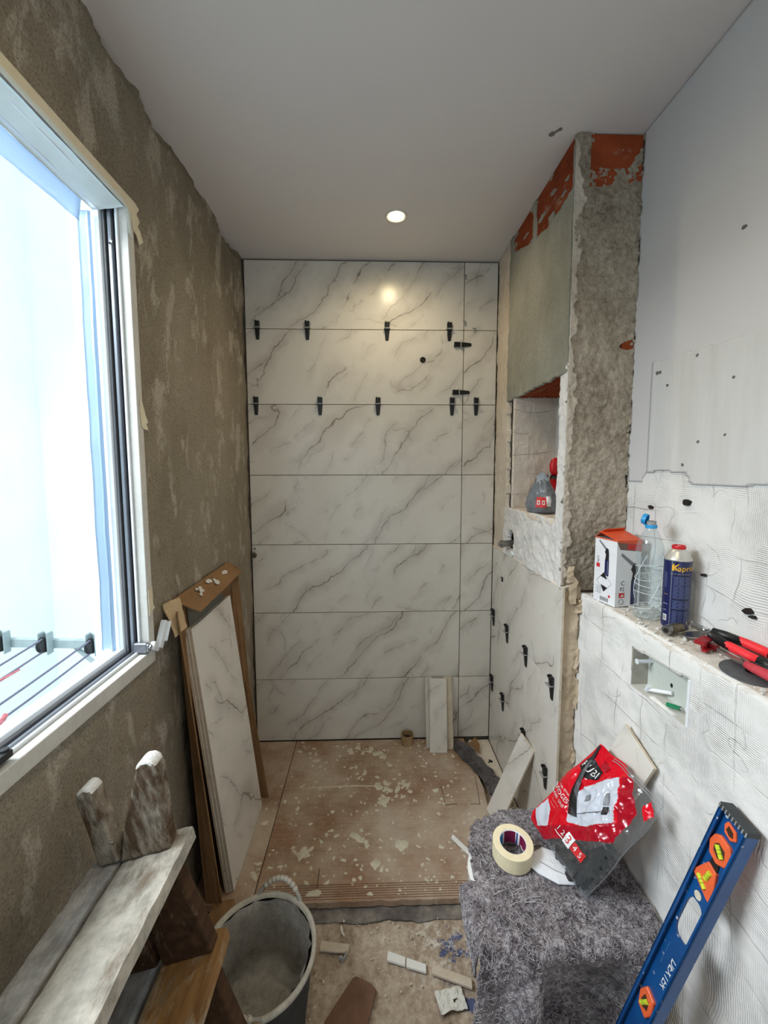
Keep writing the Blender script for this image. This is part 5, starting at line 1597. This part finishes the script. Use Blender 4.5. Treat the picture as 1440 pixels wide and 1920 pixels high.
    for zc in (L-.555, .20):
        p = prismy([(-.012, zc+.032), (.016, zc+.028), (.022, zc-.004), (.012, zc-.030), (-.014, zc-.026), (-.022, zc+.004)], 'vial_frame', ORANGE, -.0095, .006, bev=.002)
        prismy([(-.006, zc+.016), (.008, zc+.012), (.011, zc-.008), (.0, zc-.015), (-.010, zc-.004)], 'vial_window', VIALB, -.0105, -.004, p, 0)
        vial(.0, zc, radians(25), p, .026, .0048, -.0108)
    text('DEXTER', .0235, INKW, lambda x, y: Vector((.012+y, -.0031, L-.440-x)), t, 'lettering')
    text('— — — —', .013, plain('worn_print', (90, 140, 196), .5), lambda x, y: Vector((-.012+y, -.0031, L-.41-x)), t, 'lettering')
    m = MB(); m.lathe([(.009, 0), (.009, .0008), (.005, .0012), (.0045, .0008)], 18)
    for i, v in enumerate(m.v): m.v[i] = Vector((-.004+v.x, -.0028-v.z, L-.222+v.y))
    m.build('paint_ring', SPLAT, t)
level()

# ------------------------------------------------------------------ things on the ledge
ZL = 1.1925
def torch_box():
    A_ = Vector((.800, 1.292, ZL)); e1 = Vector((-.018, .100, 0)); e2 = Vector((.094, .019, 0))
    ex = e2.normalized(); ey = e1.normalized()
    t = thing('torch_box', 'white carton with orange open lid standing on the far end of the ledge', 'box', A_)
    wx, wy, h = .096, .100, .222
    B = Matrix((ex, ey, Vector((0, 0, 1)))).transposed()
    def fm(x, y, z): return B @ Vector((x, y, z))
    # carton body: four walls open at the top
    m = MB()
    def wall(p, q, th):
        pass
    th = .0015
    for (x0, x1, y0, y1) in ((0, wx, 0, th), (0, wx, wy-th, wy), (0, th, th, wy-th), (wx-th, wx, th, wy-th)):
        vs = [fm(x, y, z) for z in (0, h) for x, y in ((x0, y0), (x1, y0), (x1, y1), (x0, y1))]
        m.add(vs, [(3, 2, 1, 0), (4, 5, 6, 7), (0, 1, 5, 4), (1, 2, 6, 5), (2, 3, 7, 6), (3, 0, 4, 7)])
    m.add([fm(x, y, .002) for x, y in ((0, 0), (wx, 0), (wx, wy), (0, wy))], [(0, 1, 2, 3)])
    m.build('carton_body', CARDW, t)
    def flap(name, pts, mat):
        V = [fm(*p) for p in pts]; o = mk(name, V, [tuple(range(len(V)))], mat, t); md = o.modifiers.new('s', 'SOLIDIFY'); md.thickness = .0016; return o
    flap('lid_flap', [(0, 0, h), (wx, 0, h), (wx, .085, h+.024), (0, .085, h+.020)], CARDO)
    flap('lid_flap', [(0, wy, h), (wx, wy, h), (wx, .070, h+.030), (.01, .070, h+.027)], CARDO)
    flap('side_flap', [(wx, 0, h), (wx, wy, h), (wx+.016, wy-.012, h-.018), (wx+.016, .012, h-.016)], CARDO)
    # printed faces: the face seen on the left is x = 0, the one towards the viewer is y = 0
    def onL(y, z, e=.0006): return fm(-e, y, z)
    def onF(x, z, e=.0006): return fm(x, -e, z)
    def pr(poly, mat, f, name='print', par=t, e=.0006):
        V = [f(a, b, e) for a, b in poly]; return mk(name, V, [tuple(range(len(V)))], mat, par)
    # orange and brown band under the lid
    pr([(0, h), (wx, h), (wx, h-.016), (0, h-.006)], CARDO, onF); pr([(0, h-.006), (wx, h-.016), (wx, h-.040), (.012, h-.030)], plain('brown_print', (120, 92, 80), .4, var=.05), onF)
    pr([(.04, h-.012), (wx, h-.018), (wx, h-.036), (.04, h-.031)], INKR, onF, e=.0009)
    text('— —', .012, INKB, lambda x, y: onF(.066+x, h-.025+y, .0012), t)
    pr([(0, h), (wy, h), (wy, h-.004), (0, h-.004)], CARDO, onL)
    def torch(f, ox, oz, s, mirror=1):
        F = lambda a, b, e=.0008: f(ox+mirror*a*s, oz+b*s, e)
        pr([(-.010, -.060), (.010, -.060), (.010, 0), (-.010, 0)], NAVY, F, 'printed_torch')
        pr([(-.006, -.055), (-.003, -.055), (-.003, -.005), (-.006, -.005)], INKG, F, 'printed_torch', e=.001)
        pr([(-.009, 0), (.009, 0), (.006, .018), (.012, .028), (.004, .044), (-.006, .040), (-.009, .02)], INKB, F, 'printed_torch')
        pr([(.002, .040), (.007, .046), (.040, .070), (.043, .064), (.009, .036)], INKG, F, 'printed_torch')
    torch(onL, .042, .150, .92)
    torch(onF, .074, .086, 1.35, -1)
    # hazard diamond, red mark, symbols, barcode
    cy, cz, r = .052, .072, .034
    fr_ = [(cy, cz+r), (cy+r, cz), (cy, cz-r), (cy-r, cz)]
    m = MB(); m.tube([onL(a, b, .0008) for a, b in fr_+[fr_[0]]], .0005, 4); m.build('print', INKG, t)
    pr([(cy, cz+r), (cy+r*.5, cz+r*.5), (cy-r*.42, cz+r*.32)], INKB, onL, e=.001); pr([(cy, cz-r), (cy-r*.5, cz-r*.5), (cy+r*.42, cz-r*.32)], INKB, onL, e=.001)
    pr([(.020, .028), (.026, .034), (.032, .028), (.026, .022)], INKR, onL)
    pr([(.074, .118), (.090, .118), (.090, .132), (.074, .132)], INKR, onL); text('C', .016, INKB, lambda x, y: onL(.082-x, .150+y), t); text('P', .014, INKB, lambda x, y: onL(.082-x, .138+y), t)
    for k in range(14):
        a = .030+.0028*k; pr([(a, .006), (a+(.0008 if k % 3 else .0016), .006), (a+(.0008 if k % 3 else .0016), .020), (a, .020)], INKB, onL)
    for k in range(7): pr([(.062, .028+.004*k), (.092-.004*(k % 3), .028+.004*k), (.092-.004*(k % 3), .0292+.004*k), (.062, .0292+.004*k)], INKG, onL)
    text('—', .007, INKR, lambda x, y: onL(.040-x, .0245+y), t)
    pr([(.014, .030), (.036, .030), (.036, .046), (.014, .046)], INKR, onF); pr([(.018, .034), (.032, .034), (.030, .042)], INKW, onF, e=.0009)
    text('C', .022, INKB, lambda x, y: onF(.028+x, .078+y), t); text('F2', .018, INKB, lambda x, y: onF(.026+x, .058+y), t)
    m = MB(); m.tube([onF(.024+.009*cos(a), .016+.009*sin(a), .0006) for a in [q*pi/8 for q in range(17)]], .0006, 4); m.build('print', INKB, t)
torch_box()

def bottle():
    t = thing('water_bottle', 'empty clear plastic bottle with its blue cap hanging open', 'bottle', (.848, 1.205, ZL))
    m = MB(); n = 40; rings = []
    prof = [(.026, .004), (.034, .0), (.0375, .006), (.0375, .020)]
    for k in range(24):
        z = .022+.176*k/23; prof.append((.0365-.0018*(1+cos(k*pi*2/4.0))*.5-.002*sin(pi*(k/23)), z))
    prof += [(.0375, .205), (.036, .222), (.030, .243), (.021, .262), (.0145, .274), (.0140, .280)]
    for r, z in prof:
        ring = []
        for k in range(n):
            a = 2*pi*k/n; dd = .0022*noise.noise(Vector((cos(a)*1.6, sin(a)*1.6, z*22)))*(1 if .02 < z < .25 else .2)
            dd += .0012*sin(a*3+z*120)*(1 if .03 < z < .2 else 0)
            ring.append(((r+dd)*cos(a), (r+dd)*sin(a), z))
        rings.append(ring)
    m.loft(rings, cap=False); m.f.append(tuple(range(n))[::-1]); m.mi.append(0)
    m.build('bottle_body', PET, t, smooth=True)
    m = MB()
    for ph in (0, 2.1, 4.2):
        m.tube([((.0368)*cos(ph+1.9*f), .0368*sin(ph+1.9*f), .05+.15*f) for f in [q/16 for q in range(17)]], .0011, 5)
    for z in (.035, .075, .105, .125, .160): m.tube([(.0362*cos(a), .0362*sin(a), z+.006*sin(a+z*60)) for a in [q*pi/14 for q in range(29)]], .0009, 5)
    m.build('moulded_rib', plain('clear_rib_plastic', (222, 230, 234), .12, var=.0), t, smooth=True)
    m = MB(); m.lathe([(.0148, .276), (.0160, .277), (.0160, .286), (.0146, .287)], 28, cap=False); c = m.build('cap_ring', CYAN, t, smooth=False)
    m = MB(); m.lathe([(.0132, .280), (.0132, .298), (.0118, .298), (.0118, .285)], 28, cap=False); m.build('neck', CLIPG, t, smooth=True)
    m = MB(); m.M = Matrix.Translation((-.012, .012, .303)) @ Matrix.Rotation(radians(-78), 4, Vector((.8, .6, 0))) @ Matrix.Translation((0, 0, -.006))
    m.lathe([(.001, .012), (.0150, .012), (.0160, .010), (.0160, 0), (.0145, 0), (.0145, .009), (.001, .0095)], 26, cap=False); m.build('cap', CYAN, t)
    m = MB(); m.tube([(-.012, .010, .284), (-.015, .013, .290), (-.014, .012, .296)], .0022, 6); m.build('cap_tether', CYAN, t)
bottle()

def gas_can():
    t = thing('gas_cartridge', 'navy blue gas can with a silver shoulder and red ring on the ledge', 'can', (.878, 1.128, ZL))
    R = .0335
    m = MB(); m.lathe([(R-.003, 0), (R-.001, .001), (R, .006), (R, .196)], 48); m.build('can_body', NAVY, t, smooth=False)
    m = MB(); m.lathe([(R, .196), (R+.0008, .1985), (R, .201), (R-.003, .206), (.024, .220), (.018, .226), (.0155, .228)], 48, cap=False); m.build('shoulder', plain('silver_shoulder', (206, 204, 196), .35, metal=.5, var=.03), t, smooth=True)
    m = MB(); m.lathe([(.0150, .226), (.0172, .229), (.0172, .236), (.0150, .238), (.0138, .234)], 36, cap=False); m.build('valve_ring', RED, t, smooth=True)
    m = MB(); m.lathe([(.0140, .230), (.004, .231), (.004, .237), (.0005, .237)], 24, cap=False); m.build('valve', plain('valve_white', (220, 214, 206), .5), t, smooth=True)
    # print wraps round the can; angle 0 of the text faces the viewer
    c0 = atan2(-1.128, -.878)
    def wrap(a0, z0, dr=.0004): return lambda x, y: Vector(((R+dr)*cos(a0+x/R), (R+dr)*sin(a0+x/R), z0+y))
    def band(a0, a1, z0, z1, mat, name='print', dr=.0003):
        n = 8; V = []
        for k in range(n+1):
            a = a0+(a1-a0)*k/n; V += [((R+dr)*cos(a), (R+dr)*sin(a), z0), ((R+dr)*cos(a), (R+dr)*sin(a), z1)]
        return mk(name, V, [(2*k, 2*k+2, 2*k+3, 2*k+1) for k in range(n)], mat, t)
    band(c0-.42, c0-.34, .004, .195, plain('silver_print_line', (120, 124, 140), .3, metal=.4)); 
    text('Kapriol', .0225, INKY, wrap(c0+.56, .176, .0006), t)
    text('K', .030, INKY, wrap(c0-.09, .177, .0006), t)
    text('— — — — — — — —', .0066, INKW, wrap(c0+.50, .160, .0006), t)
    for j, (z0, z1) in enumerate(((.128, .154), (.090, .126), (.060, .084), (.012, .054))):
        k = 0; z = z0
        while z < z1-.002:
            for q in range(3):
                a = c0-.24+q*.42+.02*((k*7) % 3); band(a, a+.38-.05*((k*5+q) % 3), z, z+.0017, NAVYL, 'print')
            z += .0036; k += 1
    for z in (.156, .087, .057): band(c0-.26, c0+1.1, z-.0012, z+.0010, INKB, 'print', .0005)
    for k in range(10): band(c0-1.0, c0-.72, .118+.0045*k, .120+.0045*k, NAVYL)
    text('—', .013, INKW, wrap(c0-.80, .070, .0006), t); text('—', .012, INKY, wrap(c0-.78, .098, .0006), t); text('—', .010, INKW, wrap(c0-.80, .052, .0006), t)
    band(c0-.98, c0-.62, .020, .038, INKW, 'print', .0003)
    for k in range(9): band(c0-.95+.034*k, c0-.95+.034*k+.014, .022, .036, INKB, 'print', .0006)
gas_can()

def elbow():
    t = thing('pipe_elbow', 'dusty metal pipe elbow fitting in front of the gas can', 'pipe fitting', (.829, 1.078, ZL))
    m = MB(); m.tube([(.034, .004, .0135), (.018, .002, .0135), (.004, -.004, .0135), (-.006, -.007, .0135)], [.0125, .0125, .0135, .013], 16); m.build('elbow_body', BRASS, t, smooth=False)
    m = MB(); m.tube([(-.008, -.006, .014), (-.022, -.014, .013)], .0128, 18); m.tube([(-.0215, -.0137, .013), (-.0235, -.0148, .013)], [.0128, .0115], 18); c = m.build('collar', STEEL, t)
    m = MB(); m.tube([(-.0225, -.0142, .013), (-.0241, -.0151, .013)], .0068, 14); m.build('bore', HOLEM, c)
elbow()
def plate():
    t = thing('slotted_plate', 'bright steel plate with a slot lying behind the elbow fitting', 'metal plate', (.880, 1.035, ZL), (.05, -.18, -.5))
    m = MB(); k = 20
    out = [(.042*cos(2*pi*q/k)*(1.0 if cos(2*pi*q/k) > 0 else 1.0), .022*sin(2*pi*q/k)) for q in range(k)]
    inn = [(.016+.012*cos(2*pi*q/k), .0045*sin(2*pi*q/k)) for q in range(k)]
    for z in (.010, .013): 
        m.add([(x, y, z) for x, y in inn]+[(x, y, z) for x, y in out], [((q, (q+1) % k, k+(q+1) % k, k+q) if z < .011 else (q, k+q, k+(q+1) % k, (q+1) % k)) for q in range(k)])
    for pl in (inn, out): m.add([(x, y, z) for z in (.010, .013) for x, y in pl], [(q, (q+1) % k, k+(q+1) % k, k+q) for q in range(k)])
    m.build('plate', CHROME, t)
    m = MB(); m.bb(-.030, .030, -.012, -.009, 0, .011); m.build('foot', STEEL, t)
plate()
def pliers():
    t = thing('pliers', 'pliers with red and black grips lying across the ledge tools', 'pliers', (.878, .945, ZL+.030), (.05, .10, radians(-78)))
    # local x runs along the tool: jaws at -x, handles at +x
    m = MB(); m.loft([[(x, -w, -.004), (x, w, -.004), (x, w, .004), (x, -w, .004)] for x, w in ((-.105, .004), (-.098, .009), (-.088, .0085), (-.070, .011), (-.045, .010), (-.025, .008))]); m.build('jaw', STEEL, t)
    m = MB(); m.M = Matrix.Translation((-.100, 0, .0)); m.lathe([(.005, -.006), (.011, -.006), (.011, .006), (.005, .006), (.005, -.006)], 20, cap=False); m.build('ring_head', CHROME, t)
    m = MB(); m.tube([(-.062, 0, -.006), (-.062, 0, .006)], .0075, 14); m.build('pivot', CHROME, t)
    for s, zz in ((1, .006), (-1, -.002)):
        pts = [(-.045, s*.003, zz), (-.02, s*.010, zz), (.02, s*.018, zz), (.06, s*.020, zz), (.092, s*.017, zz)]
        m = MB(); m.tube(pts[0:3], [.009, .0115, .0110], 12); g = m.build('grip_collar', BLACKP, t, smooth=True)
        m = MB(); m.tube([(-.004, s*.0142, zz+.0008), (.02, s*.018, zz+.0008), (.06, s*.020, zz+.0008), (.082, s*.018, zz+.0008)], [.0095, .0112, .0112, .0108], 12); m.build('grip', REDB, t, smooth=True)
        m = MB(); m.tube([(.076, s*.0188, zz+.0008), (.092, s*.017, zz+.0008), (.100, s*.016, zz+.0008)], [.0114, .0116, .006], 12); m.build('grip_end', BLACKP, t, smooth=True)
pliers()
def red_holder():
    t = thing('red_bracket', 'dark red plastic bracket with prongs under the pliers jaws', 'bracket', (.838, .975, ZL), (0, 0, .5))
    m = MB(); m.bb(-.022, .030, -.012, .012, .020, .026); m.bb(-.006, .030, -.004, .004, .0, .020); m.bb(-.022, .010, -.016, -.004, .0, .006)
    m.bb(.012, .034, -.022, -.004, .0, .014); m.bb(-.024, -.016, -.012, .012, .016, .022); m.build('bracket_body', DKRED, t, bevel=.001)
    m = MB(); m.tube([(-.004, -.006, .006), (.008, -.006, .024)], .0012, 5); m.build('mould_edge', REDB, t)
red_holder()
def cutting_disc():
    t = thing('cutting_disc', 'dark grey cutting disc lying flat at the near end of the ledge', 'cutting disc', (.846, .850, ZL), (radians(3), radians(-3), 0))
    m = MB(); m.lathe([(.009, .0032), (.020, .0040), (.056, .0026), (.058, .0018), (.056, .0008), (.009, .0006)], 56, cap=False); m.build('disc', plain('grey_disc', (78, 80, 84), .55, var=.1, nscale=60), t, smooth=True)
    m = MB(); m.lathe([(.0085, .0002), (.0085, .0046), (.0125, .0046), (.0125, .0038)], 24, cap=False); m.build('hub_ring', BLACKP, t)
cutting_disc()
def red_tool():
    t = thing('snips', 'snips with a dusty dark red grip lying across the cutting disc', 'snips', (.845, .838, ZL+.014), (0, .02, radians(-82)))
    m = MB(); m.loft([[(x, y-w, -.0025), (x, y+w, -.0025), (x, y+w, .0025), (x, y-w, .0025)] for x, y, w in ((-.100, .012, .0025), (-.08, .010, .005), (-.055, .004, .006), (-.03, .002, .008), (-.012, 0, .008))]); m.build('blade', STEEL, t)
    m = MB(); m.loft([[(x, y-w, .003), (x, y+w, .003), (x, y+w, .006), (x, y-w, .006)] for x, y, w in ((-.070, .030, .002), (-.045, .016, .004), (-.02, .004, .006), (.0, .002, .006))]); m.build('blade', STEEL, t)
    m = MB(); m.tube([(-.022, -.001, .001), (.0, -.005, .002), (.04, -.010, .003), (.085, -.012, .002), (.098, -.012, .002)], [.008, .0105, .0115, .0105, .0095], 14); m.build('grip', REDDUST, t, smooth=True)
    m = MB(); m.tube([(.094, -.012, .002), (.104, -.012, .002)], .0108, 14); m.build('grip_end', DKRED, t)
    m = MB(); m.tube([(-.02, .006, .004), (.02, .022, .004), (.09, .030, .003)], [.006, .0075, .0075], 12); m.build('grip', BLACKP, t, smooth=True)
red_tool()
def screwdriver():
    t = thing('screwdriver', 'thin steel rod with a brown handle at the back of the ledge tools', 'screwdriver', (.906, .87, ZL+.010), (0, .03, radians(-96)))
    m = MB(); m.tube([(-.10, 0, .006), (.02, 0, .006)], .0032, 8); m.build('shaft', STEEL, t)
    m = MB(); m.tube([(.018, 0, .006), (.03, 0, .007), (.09, 0, .007), (.10, 0, .007)], [.006, .011, .012, .008], 12); m.build('handle', plain('brown_handle', (96, 52, 42), .5, var=.1), t, smooth=True)
screwdriver()

# ------------------------------------------------------------------ opening to the hidden cistern
def cistern_box():
    t = thing('cistern_box', 'open flush plate box set in the white ledge wall above the toilet', 'flush box', (XF+.03, 1.045, 1.01))
    O = t.location
    def B(name, mat, fnc, par=t, **k):
        m = MB(); fnc(m)
        for i, v in enumerate(m.v): m.v[i] = v-O
        return m.build(name, mat, par, **k)
    B('back_plate', BOXIN, lambda m: m.bb(XF+.050, XF+.054, .936, 1.156, 1.004, 1.130))
    B('frame_side', plain('grey_box_side', (168, 164, 154), .7, var=.08), lambda m: m.prism([(XF+.001, 1.151), (XF+.001, 1.157), (XF+.05, 1.157), (XF+.05, 1.151)], 1.004, 1.120, 'z'))
    B('frame_side', CARDW, lambda m: m.bb(XF-.002, XF+.05, .931, .939, 1.010, 1.132), bevel=.001)
    B('frame_bottom', PVCDUST, lambda m: m.prism([(1.157, 1.000), (1.157, 1.004), (.934, 1.014), (.934, 1.010)], XF-.001, XF+.05, 'x') )
    B('frame_top', PVCDUST, lambda m: m.prism([(1.157, 1.118), (1.157, 1.122), (.934, 1.136), (.934, 1.132)], XF+.001, XF+.05, 'x'))
    for (y, z, l) in ((1.135, 1.083, .045), (.958, 1.040, .03)):
        B('peg', PVC, lambda m: (m.tube([(XF+.05, y, z), (XF+.05-l, y, z)], .0055, 10), m.tube([(XF+.05-l, y, z), (XF+.047-l, y, z)], .008, 10)))
    B('lever_rod', CARDW, lambda m: m.tube([(XF+.045, 1.045, 1.035), (XF+.02, 1.085, 1.022), (XF+.012, 1.10, 1.018)], .0055, 8))
    B('lever_rod', PVC, lambda m: m.tube([(XF+.012, 1.10, 1.014), (XF+.012, 1.092, 1.030)], .006, 8))
    B('green_screw', GREEN, lambda m: m.tube([(XF+.012, 1.018, 1.020), (XF+.022, .985, 1.028)], .0062, 8))
    B('screw_thread', CLIPG, lambda m: m.tube([(XF+.022, .985, 1.028), (XF+.030, .962, 1.034)], .004, 8))
    B('dark_hole', HOLEM, lambda m: m.prism([(1.030+.015*cos(a), 1.104-.010*abs(sin(a))+.002*cos(a)) for a in [pi+q*pi/8 for q in range(9)]], XF+.0485, XF+.0502, 'x'))
    B('dark_hole', HOLEM, lambda m: m.prism([(1.055+.004*cos(a), 1.052+.006*sin(a)) for a in [q*pi/5 for q in range(10)]], XF+.0485, XF+.0502, 'x'))
    B('dark_hole', HOLEM, lambda m: m.prism([(.985+.006*cos(a), 1.082+.003*sin(a)) for a in [q*pi/5 for q in range(10)]], XF+.0485, XF+.0502, 'x'))
cistern_box()

# ------------------------------------------------------------------ things in the niche
def niche_things():
    t = thing('grey_bag', 'grey clear plastic bag with a red label on the niche shelf', 'bag', (.770, 1.825, 1.457))
    # rounded heap
    rings = []; n = 48
    for q in range(19):
        z = .168*q/18; s = (.92+.10*min(1, z/.02)) if z < .045 else 1.02-.86*((z-.045)/.123)**1.5
        ring = []
        for k in range(n):
            a = 2*pi*k/n; p = Vector((cos(a), sin(a), z*12)); d = 1+.16*noise.noise(p*1.6)+.08*noise.noise(p*4)
            d += (.16*noise.noise(p*5+Vector((3, 1, 0)))+.09*noise.noise(p*11))*min(1, max(0, z-.062)/.03)
            ring.append((.062*s*d*cos(a), .085*s*d*sin(a), z+.016*noise.noise(p*3)*min(1, max(0, z-.05)/.05)))
        rings.append(ring)
    m = MB(); m.loft(rings); m.build('bag_film', GREYBAG, t, smooth=True)
    m = MB(); rings = []
    for k in range(7):
        f = k/6; rings.append([(-.035+.05*f, -.02-.02*f+.012*noise.noise(Vector((f*5, q, 1))), .13+.05*(q/6)*sin(pi*(.2+.7*f))) for q in range(7)])
    m.loft(rings, cap=False, close=False); o = m.build('bag_neck', BAGGREY, t, smooth=True); md = o.modifiers.new('s', 'SOLIDIFY'); md.thickness = .001
    # label: conforming patch on the side facing the viewer
    import mathutils.bvhtree as bt_
    def onbag(cx, w, z0, z1, mat, lift, name):
        V = []; n_ = 6
        for j in range(n_+1):
            z = z0+(z1-z0)*j/n_
            s = 1.02 if z < .045 else 1.02-.9*(z-.045)/.2
            for i in range(n_+1):
                a = cx+w*(i/n_-.5); p = Vector((cos(a), sin(a), z*12)); d = 1+.16*noise.noise(p*1.6)+.08*noise.noise(p*4)
                V.append(((.062*s*d+lift)*cos(a), (.085*s*d+lift)*sin(a), z+.004))
        return mk(name, V, [(j*(n_+1)+i, j*(n_+1)+i+1, (j+1)*(n_+1)+i+1, (j+1)*(n_+1)+i) for j in range(n_) for i in range(n_)], mat, t)
    c = radians(-118)
    onbag(c-.05, .62, .022, .066, INKR, .004, 'label'); onbag(c+.42, .32, .026, .070, INKW, .004, 'label')
    onbag(c-.20, .16, .034, .052, INKW, .0055, 'label_print'); onbag(c+.08, .16, .034, .052, INKW, .0055, 'label_print')
    onbag(c-.20, .08, .038, .048, INKR, .0065, 'label_print'); onbag(c+.08, .08, .038, .048, INKR, .0065, 'label_print')
    t = thing('red_grinder', 'red hand tool half hidden behind the niche edge', 'power tool', (.880, 1.948, 1.457))
    m = MB(); m.tube([(0, .0, .012), (0, 0, .05), (.004, .0, .10), (.004, 0, .15)], [.030, .034, .030, .028], 18); m.build('tool_body', RED, t, smooth=True)
    m = MB(); m.tube([(.004, .0, .150), (.004, .0, .168)], [.030, .024], 18); m.tube([(-.03, .01, .160), (-.075, .03, .158)], [.010, .003], 10); m.build('collar', BLACKP, t, smooth=True)
    m = MB(); m.loft([[(x+.024*cos(a)*s, .018*sin(a)*s, z) for a in [q*pi/8 for q in range(16)]] for x, z, s in ((.006, .168, .9), (.0, .19, 1.1), (-.002, .22, 1.15), (.002, .245, .9), (.008, .255, .4))]); m.build('tool_head', RED, t, smooth=True)
    m = MB(); m.bb(-.02, .02, -.02, .02, 0, .013); m.build('foot', BLACKP, t, bevel=.002); t.scale = (.85, .85, .97)
niche_things()
